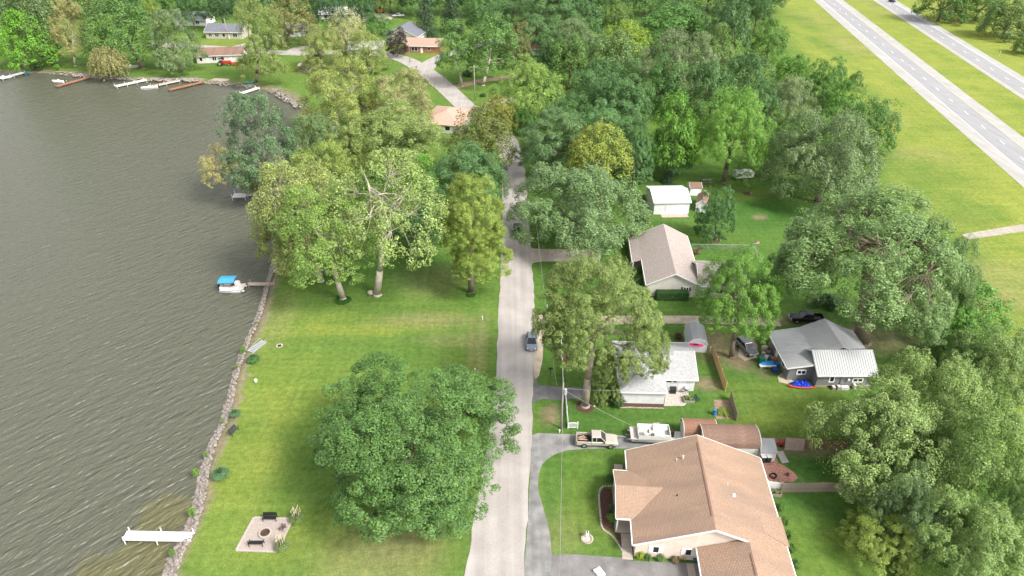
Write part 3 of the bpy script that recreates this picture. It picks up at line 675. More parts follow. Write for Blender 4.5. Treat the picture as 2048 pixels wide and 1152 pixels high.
TREES = [
 # near and middle, left of the road
 ((604,710,1026,985),'oak1',(.058,.108,.032),'huge spreading green oak on the waterfront lawn beside the road',dict(base=(815,962),limbs=8,spin=4.1,extra=(((730,900,880,1022),-1.0),))),
 ((655,288,898,508),'syc2',(.145,.185,.062),'pale sycamore with bare white branches in the middle of the lakeside lawn',dict(base=(755,590),bark=BP,limbs=18,trunk_r=.60,silver=.15)),
 ((540,365,745,548),'syc1',(.120,.180,.045),'yellow-green sycamore with leaning pale trunk above a ring of longer grass',dict(base=(686,598),bark=BP,limbs=14,silver=.06)),
 ((494,316,704,522),'syc1',(.168,.188,.068),'tan and green sycamore leaning out over the lake nearest the pontoon boat',dict(base=(642,562),bark=BP,limbs=14,silver=.06)),
 ((874,345,1012,480),'oak2',(.135,.170,.038),'golden-green oak with tall bare trunk on the lawn edge by the road',dict(base=(942,586),limbs=8,trunk_r=.5,extra=(((895,455,1027,552),0.0),((878,400,960,500),1.0)))),
 ((845,285,1015,430),'oak2',BL,'blue-green oak behind the golden-green roadside oak',dict(cb=3)),
 ((815,308,880,400),'med3',BG,'small bright green crown right of the bare sycamore branches',dict(base=(848,455))),
 ((570,280,720,405),'syc1',(.145,.18,.048),'yellow-green crown behind the leaning lakeside sycamores',dict(cb=4,bark=BP)),
 ((770,395,882,500),'med1',DG,'dark low tree in shade behind the bare sycamore',dict(cb=.8)),
 ((560,222,700,345),'map2',SV,'pale silvery tree between the lakeside tree and the large sycamores',dict(cb=3,silver=.22)),
 ((437,188,592,366),'map1',(.060,.100,.055),'dark silver-leaved tree hanging over the water at the point',dict(base=(545,396),silver=.22)),
 ((395,283,485,366),'syc2',TN,'sparse tan drooping tree low over the water beside the point',dict(base=(528,398),limbs=12)),
 ((478,335,560,380),'med2',(.085,.095,.03),'olive bush-like tree at the waterline behind the T-shaped dock',dict(base=(540,398))),
 ((690,205,885,335),'syc1',(.145,.18,.062),'broad pale green sycamore in front of the pink roof',dict(cb=4,silver=.1,bark=BP)),
 ((600,118,772,262),'syc1',(.16,.18,.055),'tall pale sycamore with forked white trunk at the inlet corner',dict(base=(662,266),bark=BP,limbs=14)),
 ((735,135,872,240),'syc1',(.185,.175,.085),'tan-tinged tree left of the road bend',dict(cb=4,bark=BP,silver=.12)),
 ((900,212,1032,335),'med3',(.085,.100,.028),'olive-brown oak overhanging the road at the bend',dict(cb=4)),
 ((948,190,1035,262),'med2',(.13,.125,.03),'small yellow-brown tree right of the road bend',dict(cb=2)),
 ((905,300,1012,345),'med1',DG,'dark low tree at the left road edge under the olive-brown oak',dict(cb=2)),
 # far shore and upper left
 ((-12,22,98,138),'med3',(.082,.18,.020),'bright green rounded tree at the far left shore',dict(base=(50,140))),
 ((18,-15,132,108),'med1',(.075,.105,.045),'tall grey-green tree right behind the bright far-left tree',dict(base=(105,128))),
 ((105,-10,178,118),'syc1',(.20,.18,.085),'tan tree beside the grey-green tree on the far shore',dict(base=(150,132),bark=BP)),
 ((168,-8,312,120),'med3',(.062,.115,.032),'large mid-green tree right of the willow on the far shore',dict(base=(287,137))),
 ((172,85,258,160),'willow',(.17,.155,.075),'drooping tan-green willow touching the far shore',dict(base=(216,158),name='willow_tree')),
 ((300,22,398,138),'map2',(.09,.125,.06),'silvery tree in front of the brown-roofed lake house',dict(base=(364,146),silver=.3)),
 ((285,-15,330,70),'med1',(.12,.16,.03),'yellow-green tree behind the silvery lake-house tree',dict(base=(318,104))),
 ((352,-12,408,44),'med1',DG,'dark tree left behind the grey-roofed house',dict(cb=3)),
 ((405,-20,472,38),'med2',(.035,.07,.026),'dark tree directly behind the grey-roofed house',dict(cb=5)),
 ((463,-15,566,160),'syc1',(.125,.155,.052),'tall pale green tree beside the red tractor',dict(base=(513,167),limbs=10)),
 ((530,-5,632,85),'med3',(.12,.115,.045),'brownish-green tree with thick trunk by the blue-grey house',dict(base=(571,94))),
 ((618,-25,700,60),'med1',(.030,.066,.030),'dark tree row end left of the pale flowering tree',dict(cb=3)),
 ((690,-25,752,50),'med2',(.036,.078,.034),'dark tree behind the pale flowering tree',dict(cb=3)),
 ((652,18,735,95),'syc2',(.245,.225,.125),'pale cream flowering tree above the sycamores',dict(base=(690,128),silver=.25)),
 ((598,52,690,135),'syc1',(.165,.18,.07),'pale green tree left of the flowering tree by the shore road',dict(base=(640,140))),
 ((690,60,775,138),'syc1',(.155,.18,.06),'pale green tree right of the flowering tree',dict(base=(738,142))),
 ((730,28,795,82),'med1',(.055,.115,.03),'round green tree left of the dark-roofed house',dict(base=(762,88))),
 ((771,55,817,108),'med1',(.028,.014,.017),'dark purple-leaved tree beside the brick house',dict(base=(795,113),name='purple_tree')),
 ((818,-40,884,72),'spruce',(.040,.066,.036),'left of two tall dark spruces behind the brick house',dict(base=(851,74),name='spruce_tree')),
 ((868,-45,936,62),'spruce',(.036,.060,.032),'right of two tall dark spruces behind the brick house',dict(base=(902,66),name='spruce_tree')),
 ((870,42,952,140),'med3',(.075,.135,.04),'left of two tall trees with long trunks on the bend lawn',dict(base=(924,172),bark=BP)),
 ((928,32,1040,148),'med1',(.07,.13,.038),'right of two tall trees with long trunks on the bend lawn',dict(base=(966,171),bark=BP)),
 ((1002,46,1067,132),'syc1',(.105,.105,.045),'brownish feathery tree right of the bend-lawn trees',dict(base=(1035,136))),
 # wood in the middle, right of the road
 ((985,-28,1165,95),'oak2',(.058,.108,.042),'very wide blue-green tree at the top above the bend',dict(base=(1074,108))),
 ((1020,316,1305,498),'map1',(.080,.128,.055),'broad silver-leaved tree over the road above the cream house',dict(base=(1135,492),silver=.34,limbs=10)),
 ((1132,243,1262,362),'med3',(.150,.172,.036),'yellow tree above the broad silver-leaved tree',dict(base=(1197,402))),
 ((1092,138,1315,345),'oak1',(.058,.115,.042),'largest blue-green oak in the middle of the wood',dict(base=(1200,325))),
 ((1033,215,1185,335),'oak2',(.070,.118,.050),'grey-green oak left of the yellow tree at the road',dict(base=(1108,365),silver=.05)),
 ((1232,255,1312,365),'oak2',(.058,.115,.044),'blue-green oak right of the yellow tree',dict(cb=2)),
 ((987,115,1128,235),'map2',(.135,.195,.050),'light yellow-green tree above the driveway with white stones',dict(cb=2)),
 ((1015,205,1080,262),'med2',(.055,.12,.03),'small dark green tree left of the big blue-green oak',dict(cb=1)),
 ((1090,70,1192,168),'med2',(.065,.115,.030),'dark mid-green tree right of the light yellow-green tree',dict(cb=2)),
 ((1096,36,1194,112),'map2',(.095,.13,.065),'silvery tree peeking above the dark mid-green tree',dict(cb=4,silver=.22)),
 ((1204,42,1302,125),'med3',(.135,.185,.028),'vivid yellow-green tree in the upper wood',dict(cb=4)),
 ((1172,62,1287,168),'med2',(.080,.125,.045),'green tree with pale top in front of the vivid yellow-green tree',dict(cb=2,silver=.12)),
 ((1258,62,1442,200),'map1',(.092,.120,.062),'wide silver-grey tree in the upper right wood',dict(cb=2,silver=.32)),
 ((1266,16,1416,92),'med1',(.058,.125,.030),'deep green tree behind the wide silver-grey tree',dict(cb=4)),
 ((1192,0,1268,66),'med2',(.082,.125,.032),'small mid-green tree behind the vivid yellow-green tree',dict(cb=4)),
 ((1345,20,1425,90),'med2',(.055,.11,.045),'blue-green tree right behind the deep green tree',dict(cb=4)),
 ((1408,-18,1505,118),'med1',(.050,.095,.036),'tall dark tree near the verge at the top',dict(cb=2)),
 ((1395,50,1478,152),'med3',(.085,.130,.036),'mid-green tree in front of the tall dark verge tree',dict(cb=2)),
 ((1447,106,1548,188),'med2',(.050,.098,.035),'dark round maple left of the gravel lane',dict(cb=2)),
 ((1486,-25,1548,55),'med1',(.036,.078,.022),'dark tree at the top edge beside the verge',dict(cb=2)),
 ((1500,40,1580,124),'med3',(.062,.120,.022),'green tree on the verge edge right of the gravel lane',dict(cb=.5)),
 ((1546,108,1632,190),'med2',(.065,.140,.022),'left green tree in the hedge along the verge',dict(cb=.5)),
 ((1612,112,1694,205),'med1',(.055,.122,.025),'middle green tree in the hedge along the verge',dict(cb=.5)),
 ((1698,142,1728,175),'med2',(.055,.110,.028),'tiny round tree standing out on the verge edge',dict(cb=.5)),
 ((1638,160,1730,262),'med3',(.062,.132,.022),'bushy green tree below the tiny round verge tree',dict(cb=.5)),
 ((1684,192,1792,302),'med1',(.052,.112,.026),'dark green tree at the right end of the verge hedge',dict(cb=.3)),
 ((1526,150,1640,240),'map2',(.105,.135,.065),'pale silvery crown among the hedge trees',dict(cb=2,silver=.3)),
 ((1390,175,1548,330),'oak2',(.092,.175,.030),'bright green tree with visible trunk behind the white trailer lawn',dict(base=(1447,365),limbs=10)),
 ((1300,180,1402,335),'med3',(.078,.160,.024),'bright green tree left of the trunked bright tree',dict(base=(1330,362))),
 ((1545,215,1772,408),'map1',(.085,.120,.055),'big silvery-green tree right of the white trailer',dict(cb=1,silver=.26)),
 ((1472,312,1520,365),'syc2',(.07,.14,.03),'thin young tree in a round mulch bed',dict(base=(1494,386),trunk_r=.09)),
 ((1394,368,1472,478),'med2',(.042,.092,.030),'dense dark pyramidal tree on the lawn by the white garage',dict(base=(1432,480),cb=.3)),
 ((1322,338,1352,366),'spruce',(.04,.075,.05),'small dark spruce behind the white garage',dict(base=(1337,367),name='spruce_tree')),
 # deeper trees of the wood
 ((1060,60,1140,150),'med1',(.045,.09,.03),'dark tree behind the light yellow-green tree, half hidden',dict(base=(1100,172))),
 ((1150,118,1260,215),'med2',(.05,.10,.034),'dark green tree just above the largest blue-green oak',dict(base=(1205,232))),
 ((1225,120,1310,235),'med3',(.055,.105,.034),'dark green tree between the blue-green oak and silver-grey tree',dict(base=(1270,250))),
 ((1290,110,1380,215),'med1',(.05,.11,.028),'dark green tree in front of the wide silver-grey tree',dict(base=(1335,236))),
 ((1370,120,1470,220),'med2',(.055,.108,.036),'dark green tree left of the dark round maple',dict(base=(1420,240))),
 ((1470,165,1560,262),'med1',(.048,.10,.03),'dark tree below the dark round maple',dict(base=(1515,285))),
 ((1300,235,1390,345),'med2',(.038,.085,.028),'shaded tree behind the white garage',dict(base=(1345,352))),
 ((1530,230,1640,330),'med3',(.07,.125,.03),'green tree behind the big silvery-green tree',dict(base=(1585,345))),
 ((1600,215,1700,320),'med2',(.06,.12,.026),'green tree between the silvery-green tree and the verge hedge',dict(base=(1650,330))),
 ((1120,0,1210,80),'med3',(.05,.10,.036),'dark tree above the silvery peeking tree',dict(base=(1165,105))),
 ((1290,-15,1380,60),'med2',(.06,.105,.036),'mid-green tree at the top behind the deep green tree',dict(base=(1335,85))),
 ((1050,150,1120,225),'med1',(.045,.095,.03),'dark green tree tucked behind the light yellow-green tree',dict(base=(1085,238))),
 ((925,-20,1010,60),'med2',(.06,.115,.04),'green tree left of the very wide top tree',dict(base=(968,85))),
 ((1440,-10,1500,70),'med3',(.045,.09,.028),'dark tree filling the gap near the top of the verge',dict(base=(1470,100))),
 ((745,225,850,330),'syc1',(.12,.16,.05),'green sycamore half hidden left of the pink roof',dict(base=(798,350),bark=BP)),
 ((640,250,740,350),'syc1',(.14,.17,.055),'pale tree behind the yellow-green lakeside crown',dict(base=(690,370),bark=BP)),
 ((705,330,800,430),'med3',(.07,.12,.03),'green tree behind the bare sycamore crown',dict(base=(752,460))),
 ((845,365,900,470),'med2',(.035,.075,.026),'dark shaded tree behind the golden-green oak',dict(base=(875,480))),
 ((560,395,650,480),'syc1',(.17,.17,.06),'tan tree on the shore behind the leaning sycamores',dict(base=(610,500),bark=BP)),
 # right of the road, near
 ((1072,490,1320,715),'oak1',(.108,.138,.044),'tall olive oak with thick grey trunk in front of the white house',dict(base=(1170,812),bark=mat('bark_grey',(.30,.25,.20),.9,.25,3,bump=.5),limbs=10,trunk_r=.52,extra=(((1178,690,1262,765),1.0),((1184,748,1250,822),1.5),((1242,632,1340,745),2.0),((1085,590,1165,688),-1.0)))),
 ((1396,495,1564,664),'oak2',(.080,.152,.026),'bright green leafy tree beside the parked silver SUV',dict(base=(1462,715),limbs=9)),
 ((1553,375,1925,588),'map1',(.085,.135,.048),'giant forked maple behind the grey house',dict(base=(1722,684),silver=.24,limbs=14,trunk_r=1.15,extra=(((1745,535,1912,672),-3.0),((1840,470,1955,640),1.0),((1555,430,1680,590),1.0)),bark=mat('bark_brown',(.24,.19,.14),.9,.3,3,bump=.5))),
 ((1522,495,1572,588),'med1',(.035,.075,.026),'dark shrubby tree right of the flag and chain-link corner',dict(cb=.2)),
 ((1858,555,2012,695),'med3',(.065,.145,.024),'green tree right of the giant maple at the verge',dict(cb=.5)),
 ((1905,640,2075,800),'map2',(.10,.145,.045),'pale green tree at the right edge below the verge',dict(cb=1,silver=.12)),
 ((1745,688,1985,925),'map1',(.118,.165,.050),'broad pale green maple right of the grey house',dict(cb=1.5,silver=.18)),
 ((1640,748,1905,985),'map2',(.115,.160,.052),'silvery green maple over the end of the plank fence',dict(cb=2,silver=.24)),
 ((1850,790,2090,1040),'map2',(.100,.150,.042),'large mid-green maple at the right edge beside the fence end',dict(cb=1.5,silver=.12)),
 ((1738,930,1900,1090),'map1',(.065,.105,.042),'darker tree in shade right of the rear lawn',dict(cb=1,silver=.18)),
 ((1828,962,2062,1180),'map1',(.110,.162,.048),'nearest pale green maple in the bottom right corner',dict(cb=.8,silver=.18)),
 ((1695,1005,1850,1140),'syc1',(.120,.155,.034),'low yellow-green tree at the edge of the rear lawn',dict(cb=.3,trunk_r=.2)),
 ((1845,660,1990,760),'med1',(.05,.105,.026),'dark green tree between the giant maple and the broad pale maple',dict(cb=.3)),
 ((1980,900,2110,1160),'map2',(.085,.14,.04),'leafy maple cut by the right frame edge',dict(cb=1,silver=.15)),
 # beyond the highway
 ((1838,-45,1942,40),'med1',(.048,.095,.022),'left dark green tree beyond the highway',dict(cb=.3)),
 ((1915,-30,2012,38),'med3',(.062,.108,.022),'middle dark green tree beyond the highway',dict(cb=.3)),
 ((1968,0,2070,74),'med2',(.060,.098,.030),'right dark green tree beyond the highway',dict(cb=.3)),
 ((2030,72,2082,108),'med1',(.045,.088,.020),'small dark bush at the right edge beyond the highway',dict(cb=.2)),
]
for bb, pr, colr, lab, kw in TREES: tree(bb, pr, colr, lab, **kw)
# the wood closing the view at the top of the picture
ORD = 'first second third fourth fifth sixth seventh eighth ninth tenth eleventh twelfth thirteenth fourteenth fifteenth sixteenth seventeenth eighteenth nineteenth twentieth twenty-first twenty-second twenty-third twenty-fourth twenty-fifth twenty-sixth twenty-seventh twenty-eighth'.split()
x = -55.0; k = 0
while x < 1545 and k < len(ORD):
    rr = random.Random(k+3); w = rr.uniform(70,98); c, cn = [(DG,'dark green'),(MG,'mid-green'),((.05,.10,.03),'deep green'),((.07,.105,.035),'olive green'),((.062,.115,.045),'grey-green')][k%5]
    py = rr.uniform(-6,8)
    tree((x,py-62,x+w,py+18), ['med1','med2','med3'][k%3], c, cn+' tree, '+ORD[k]+' from the left in the wood along the top edge', group='wood along the top edge', cb=1.5, limbs=4)
    x += w*.74; k += 1
random.seed(21)

# bushes, hedges, ornamental grasses
def bush(px, py, w, h, color, label, dense='bush', base_z=0.0, name='shrub', silver=0.0, depth=None):
    g = G(px, py); s = proj(g.x, g.y, 0)[2]; r = w/2/s; rv = h/2
    root = empty(name, (g.x, g.y, base_z), 0, label, 'shrub')
    o = bpy.data.objects.new('foliage', PR[dense].me); COL.objects.link(o); o.parent = root
    o.scale = (r, depth or r, rv); o.location = (0,0,rv*.92); o.rotation_euler = (0,0,0 if depth else random.uniform(0,6)); o.color = (*color, silver)
    mb = MB()
    for i in range(4):
        a = i*1.57; mb.tube((0,0,-.05),(math.cos(a)*r*.4,math.sin(a)*r*.4,rv*.9),.04,.02,5)
    mb.build('stem', BARK, root)
    return root
for a in ((1343,598,62,1.7,(.022,.058,.012),'clipped dark green hedge along the cream house gable','box',0,'hedge',0,.7),
          (1277,570,20,1.6,(.035,.08,.02),'dark shrub at the cream house front corner'),
          (1279,545,20,1.4,(.04,.085,.022),'dark shrub beside the cream house porch'),
          (1393,508,16,1.2,(.13,.075,.05),'reddish-brown bush at the cream house back corner'),
          (1402,497,12,.7,(.09,.16,.03),'small green plant inside the chain-link yard'),
          (1355,678,17,1.4,(.06,.022,.022),'dark red bush left of the grey gambrel shed'),
          (1236,812,30,2.0,(.030,.065,.020),'dark green shrub at the left corner of the white house'),
          (1138,664,10,.7,(.07,.13,.03),'small plant in the upper fence-corner bed'),
          (1133,706,9,.9,(.10,.15,.04),'leafy plant in the oval stone-edged bed'),
          (1143,852,12,.8,(.06,.14,.03),'green plant inside the lower white fence corner'),
          (1219,962,17,1.5,(.04,.085,.022),'dark green shrub at the upper end of the front bed'),
          (1224,1020,14,1.1,(.045,.09,.03),'small dark shrub below the porch roof corner'),
          (1222,1040,19,1.0,(.085,.18,.03),'bright green leafy plant in the front bed'),
          (1280,1116,18,1.1,(.19,.24,.02),'yellow-green round shrub at the gable corner'),
          (1295,1118,15,1.0,(.05,.10,.03),'dark green shrub right of the yellow-green one'),
          (1320,1119,20,.9,(.07,.12,.03),'low green shrub under the left gable window'),
          (1350,1121,22,.8,(.10,.09,.045),'brownish low shrub between the gable windows'),
          (1560,1018,20,1.0,(.055,.115,.02),'topmost low hedge bush beside the rear eave'),
          (1570,1046,18,1.0,(.06,.125,.02),'second low hedge bush beside the rear eave'),
          (1578,1074,18,1.1,(.055,.115,.02),'third low hedge bush beside the rear eave'),
          (1584,1102,20,1.1,(.06,.125,.022),'fourth low hedge bush beside the rear eave'),
          (1592,1134,22,1.2,(.055,.115,.02),'lowest hedge bush beside the rear eave'),
          (1655,612,74,2.6,(.028,.065,.02),'dark hedge-like shrub under the giant maple','bush',0,'shrub',0,2.0),
          (1898,702,60,2.2,(.10,.07,.045),'reddish-brown bush below the giant maple'),
          (936,152,24,2.2,(.025,.055,.018),'dark clipped bush between the bend-lawn tree trunks'),
          (966,193,15,1.2,(.03,.065,.02),'dark round bush by the driveway below the bend lawn'),
          (75,140,26,2.6,(.03,.06,.022),'dark bush below the bright far-left tree'),
          (630,560,26,1.6,(.04,.085,.025),'dark bush at the foot of the lakeside sycamore'),
          (1840,415,20,1.6,(.09,.18,.025),'small bright bush alone on the verge'),
          (392,950,16,1.2,(.09,.17,.025),'bright green reeds at the waterline above the lower dock'),
          (386,1030,16,1.4,(.085,.165,.022),'bright green waterside plant just above the lower dock'),
          (346,1112,14,1.2,(.08,.14,.03),'green waterside plant just below the lower dock'),
          (413,912,12,.8,(.10,.15,.04),'green weeds at the waterline above the large grass clump'),
          (447,845,10,.7,(.11,.15,.05),'green weeds at the waterline below the dark bench'),
          (474,735,10,.7,(.10,.15,.04),'green weeds at the waterline below the grey steps'),
          (514,648,9,.6,(.12,.15,.05),'green weeds at the waterline below the wooden dock'),
          (487,705,13,1.4,(.07,.15,.025),'bright green waterside plant beside the grey steps')):
    bush(*a)
def grass_clump(px, py, w, h, color, label, plume=False):
    g = G(px,py); s = proj(g.x,g.y,0)[2]; r = w/2/s
    root = empty('ornamental_grass', (g.x,g.y,0), 0, label, 'ornamental grass')
    n = 900; a = rng.random(n)*6.28; t = rng.random(n); ro = r*np.sqrt(rng.random(n)); hh = h*(1-.45*(ro/r)**2)*rng.uniform(.7,1.1,n)
    V = []; F = []
    for i in range(n):
        dx, dy = math.cos(a[i]), math.sin(a[i]); w_ = .035; ox = dx*ro[i]*.35; oy = dy*ro[i]*.35
        o = len(V); V += [(ox-dy*w_,oy+dx*w_,0),(ox+dy*w_,oy-dx*w_,0),(dx*ro[i]*.75+dy*w_,dy*ro[i]*.75-dx*w_,hh[i]*.8),(dx*ro[i]*.75-dy*w_,dy*ro[i]*.75+dx*w_,hh[i]*.8),(dx*ro[i]*1.15,dy*ro[i]*1.15,hh[i]*(.95-.3*ro[i]/r))]
        F += [(o,o+1,o+2,o+3),(o+3,o+2,o+4)]
    me = bpy.data.meshes.new('blades'); me.from_pydata(V,[],F); me.materials.append(LEAF); b = bpy.data.objects.new('blades', me); COL.objects.link(b); b.parent = root; b.color = (*color,.03)
    if plume:
        mb = MB()
        for i in range(26):
            an = random.uniform(0,6.28); q = random.uniform(0,.7)*r; x, y = math.cos(an)*q, math.sin(an)*q; z = h*random.uniform(.85,1.15)
            mb.tube((x*.5,y*.5,h*.4),(x,y,z),.012,.012,4); mb.tube((x,y,z),(x*1.1+.03,y*1.1,z+.38),.055,.015,5)
        mb.build('plume', mat('plume',(.55,.48,.34),.9,.15), root)
    return root
grass_clump(443,955,36,1.9,(.065,.125,.060),'large blue-green grass clump beside the riprap above the weed bed')
grass_clump(471,832,22,1.3,(.055,.11,.050),'small dark green grass clump by the riprap near the dark bench')
grass_clump(508,723,26,1.5,(.050,.115,.040),'dark green grass clump beside the grey steps at the shore')
grass_clump(595,1042,30,1.7,(.085,.13,.045),'plumed grass clump at the upper right corner of the fire pit patio',True)
grass_clump(567,1098,32,1.8,(.095,.13,.045),'plumed grass clump at the lower right corner of the fire pit patio',True)
def low_ring(px, py, r, label):
    g = G(px,py); root = empty('grass_ring',(g.x,g.y,0),0,label,'grass ring'); V=[];F=[]
    for i in range(1500):
        a = random.uniform(0,6.28); q = r*math.sqrt(random.random()); x,y = math.cos(a)*q, math.sin(a)*q; h = random.uniform(.15,.42); d = random.uniform(0,6.28); o=len(V); w=.05
        V += [(x-math.cos(d)*w,y-math.sin(d)*w,0),(x+math.cos(d)*w,y+math.sin(d)*w,0),(x+random.uniform(-.15,.15),y+random.uniform(-.15,.15),h)]; F.append((o,o+1,o+2))
    me = bpy.data.meshes.new('blades'); me.from_pydata(V,[],F); me.materials.append(LEAF); b = bpy.data.objects.new('blades', me); COL.objects.link(b); b.parent = root; b.color=(.04,.11,.022,0)
low_ring(686,601,1.5,'ring of long dark grass around the leaning sycamore trunk'); low_ring(942,590,.85,'ring of long grass around the golden-green oak trunk')

# riprap: the 300 largest stones one by one, the rest as one mass
def rock_mesh(i):
    bm = bmesh.new(); bmesh.ops.create_icosphere(bm, subdivisions=1, radius=1); r = random.Random(i)
    for v in bm.verts: v.co = Vector((v.co.x*r.uniform(.75,1.2), v.co.y*r.uniform(.7,1.1), v.co.z*r.uniform(.5,.85)))
    m_ = bpy.data.meshes.new('rock'); bm.to_mesh(m_); bm.free(); return m_
ROCKM = mat('riprap_stone', (.15,.13,.115), .9, .0, .9, c2=(.38,.34,.31))
rocks = [rock_mesh(i) for i in range(8)]
for r_ in rocks: r_.materials.append(ROCKM)
w_px = [(322,1165),(338,1120),(352,1095),(366,1070),(376,1045),(390,1000),(398,960),(408,925),(417,895),(440,850),(455,800),(470,740),(489,690),(508,650),(524,600),(535,560),(545,525),(551,490)]
WL = smooth_line([G(*p,Z_W) for p in w_px], .5)
bank = MB(); A=[]
wid = [1.8,1.6,1.4,1.2,1.2,.95,1.1,.9,1.0,.85,1.1,.95,.9]
for i,p in enumerate(WL):
    d = (WL[min(i+1,len(WL)-1)]-WL[max(i-1,0)]).normalized(); nn = Vector((d.y,-d.x)); w = np.interp(i/len(WL), np.linspace(0,1,len(wid)), wid)
    a = p-nn*.3; b = p+nn*(w*.9); A += [(a.x,a.y,-.75),(b.x,b.y,.05)]
bank.add(A,[(2*i,2*i+1,2*i+3,2*i+2) for i in range(len(WL)-1)])
bo = struct(bank.build('riprap_bank', mat('bank_soil',(.26,.21,.17),.95,.35,2.5,bump=.5)))
if bo.data.polygons[0].normal.z<0: bo.data.flip_normals()
RK = []
for i,p in enumerate(WL):
    d = (WL[min(i+1,len(WL)-1)]-WL[max(i-1,0)]).normalized(); nn = Vector((d.y,-d.x)); w = np.interp(i/len(WL), np.linspace(0,1,len(wid)), wid)
    for k in range(int(17*w/1.5)):
        s = random.uniform(-.1,1); q = p+nn*(w*s)+d*random.uniform(-.3,.3)
        sz = random.uniform(.10,.26) if random.random()<.82 else random.uniform(.26,.42)
        RK.append((sz*proj(q.x,q.y,0)[2], q, s, sz))
RK.sort(key=lambda t:-t[0])
big = MB()
for j,(pxs,q,s,sz) in enumerate(RK):
    z = -.72+.78*max(0,min(1,s))+sz*.22; e = Euler((random.uniform(-.5,.5),random.uniform(-.5,.5),random.uniform(0,6.3)))
    if j < 300:
        o = bpy.data.objects.new('rock', rocks[j%8]); COL.objects.link(o); o.parent = bo; o.location=(q.x,q.y,z); o.scale=(sz,sz,sz); o.rotation_euler=e
    else:
        mw = Matrix.Translation((q.x,q.y,z)) @ e.to_matrix().to_4x4() @ Matrix.Diagonal((sz,sz,sz,1)); rm = rocks[j%8]
        big.add([mw@v.co for v in rm.vertices],[tuple(f.vertices) for f in rm.polygons])
o = bpy.data.objects.new('riprap', big.mesh('riprap',fix=False)); COL.objects.link(o); o.data.materials.append(ROCKM); stuff(o)
far = MB()
for a,b,n in (((300,160),(405,162),260),((107,147),(180,154),60),((180,154),(300,161),60),((545,182),(600,215),120),((410,166),(515,176),60)):
    p0=G(*a,-.4).xy; p1=G(*b,-.4).xy
    for i in range(n):
        q=p0.lerp(p1,random.random()); sz=random.uniform(.25,.6); mw=Matrix.Translation((q.x+random.uniform(-1,1),q.y+random.uniform(-1.5,2.0),-.35+random.uniform(0,.35))) @ Euler((0,0,random.uniform(0,6))).to_matrix().to_4x4() @ Matrix.Diagonal((sz,sz,sz*.7,1)); rm=rocks[i%8]
        far.add([mw@v.co for v in rm.vertices],[tuple(f.vertices) for f in rm.polygons])
o = bpy.data.objects.new('shore_stones', far.mesh('shore_stones',fix=False)); COL.objects.link(o); o.data.materials.append(ROCKM); stuff(o)

# ------------------------------------------------------------------ houses
SH_BROWN = shingle_mat('shingle_brown', (.42,.288,.208), (.355,.243,.173), (.22,.160,.130))
SH_PINK = shingle_mat('shingle_taupe', (.48,.41,.375), (.35,.295,.268), (.38,.325,.295))
SH_GREY = shingle_mat('shingle_grey', (.50,.50,.50), (.36,.36,.37), (.34,.34,.34))
SH_SLATE = shingle_mat('shingle_slate', (.20,.21,.24), (.15,.16,.18), (.16,.16,.18), 2)
SH_ROSE = shingle_mat('shingle_rose', (.52,.33,.26), (.44,.27,.21), (.40,.26,.21), 2)
SH_DKBR = shingle_mat('shingle_dark_brown', (.30,.195,.15), (.23,.14,.105), (.15,.10,.085))
SH_RED = shingle_mat('shingle_red_brown', (.33,.18,.12), (.26,.135,.09), (.2,.12,.09))
METAL = mat('metal_roof', (.36,.365,.375), .5, .06, .6, metal=.15); METAL_L = mat('metal_roof_pale', (.36,.37,.37), .4, .05, .6, metal=.2)
S_PEACH = siding_mat('siding_peach', (.78,.65,.56)); S_CREAM = siding_mat('siding_cream', (.68,.64,.58)); S_WHITE = siding_mat('siding_white', (.74,.74,.74))
S_GREY = siding_mat('siding_grey', (.215,.22,.23)); S_TAN = siding_mat('siding_tan', (.5,.46,.40)); S_BLUE = siding_mat('siding_blue', (.38,.43,.47))
BRICK = mat('brick_red', (.33,.14,.10), .9, .25, 4)
def window(parent, face, a, z, plane, w, h, shutters=None, frame=WHITE, mull=1, fw=.09):
    """face 'S'/'N': plane is y and a along x; 'W'/'E': plane is x and a along y"""
    sg = {'S':-1,'N':1,'W':-1,'E':1}[face]
    def bx(mb, a0,a1,z0,z1,d0,d1):
        d0, d1 = sorted((plane+sg*d0, plane+sg*d1))
        if face in 'SN': mb.box(a0,a1,d0,d1,z0,z1)
        else: mb.box(d0,d1,a0,a1,z0,z1)
    f = MB(); bx(f,a-w/2-fw,a+w/2+fw,z-h/2-fw,z-h/2,-.04,.07); bx(f,a-w/2-fw,a+w/2+fw,z+h/2,z+h/2+fw,-.04,.07); bx(f,a-w/2-fw,a-w/2,z-h/2,z+h/2,-.04,.065); bx(f,a+w/2,a+w/2+fw,z-h/2,z+h/2,-.04,.065)
    for i in range(1,mull):
        bx(f,a-w/2+w*i/mull-.06,a-w/2+w*i/mull+.06,z-h/2,z+h/2,-.03,.055)
    o = f.build('window', frame, parent)
    for i in range(mull):
        g = MB(); bx(g,a-w/2+w*i/mull+.02,a-w/2+w*(i+1)/mull-.02,z-h/2,z+h/2,-.03,.022); g.build('pane', GLASS, o)
    if shutters:
        for s in (-1,1):
            m_ = MB(); x = a+s*(w/2+fw+.22); bx(m_,x-.2,x+.2,z-h/2-.05,z+h/2+.05,-.02,.05); m_.build('shutter', shutters, parent)
    return o
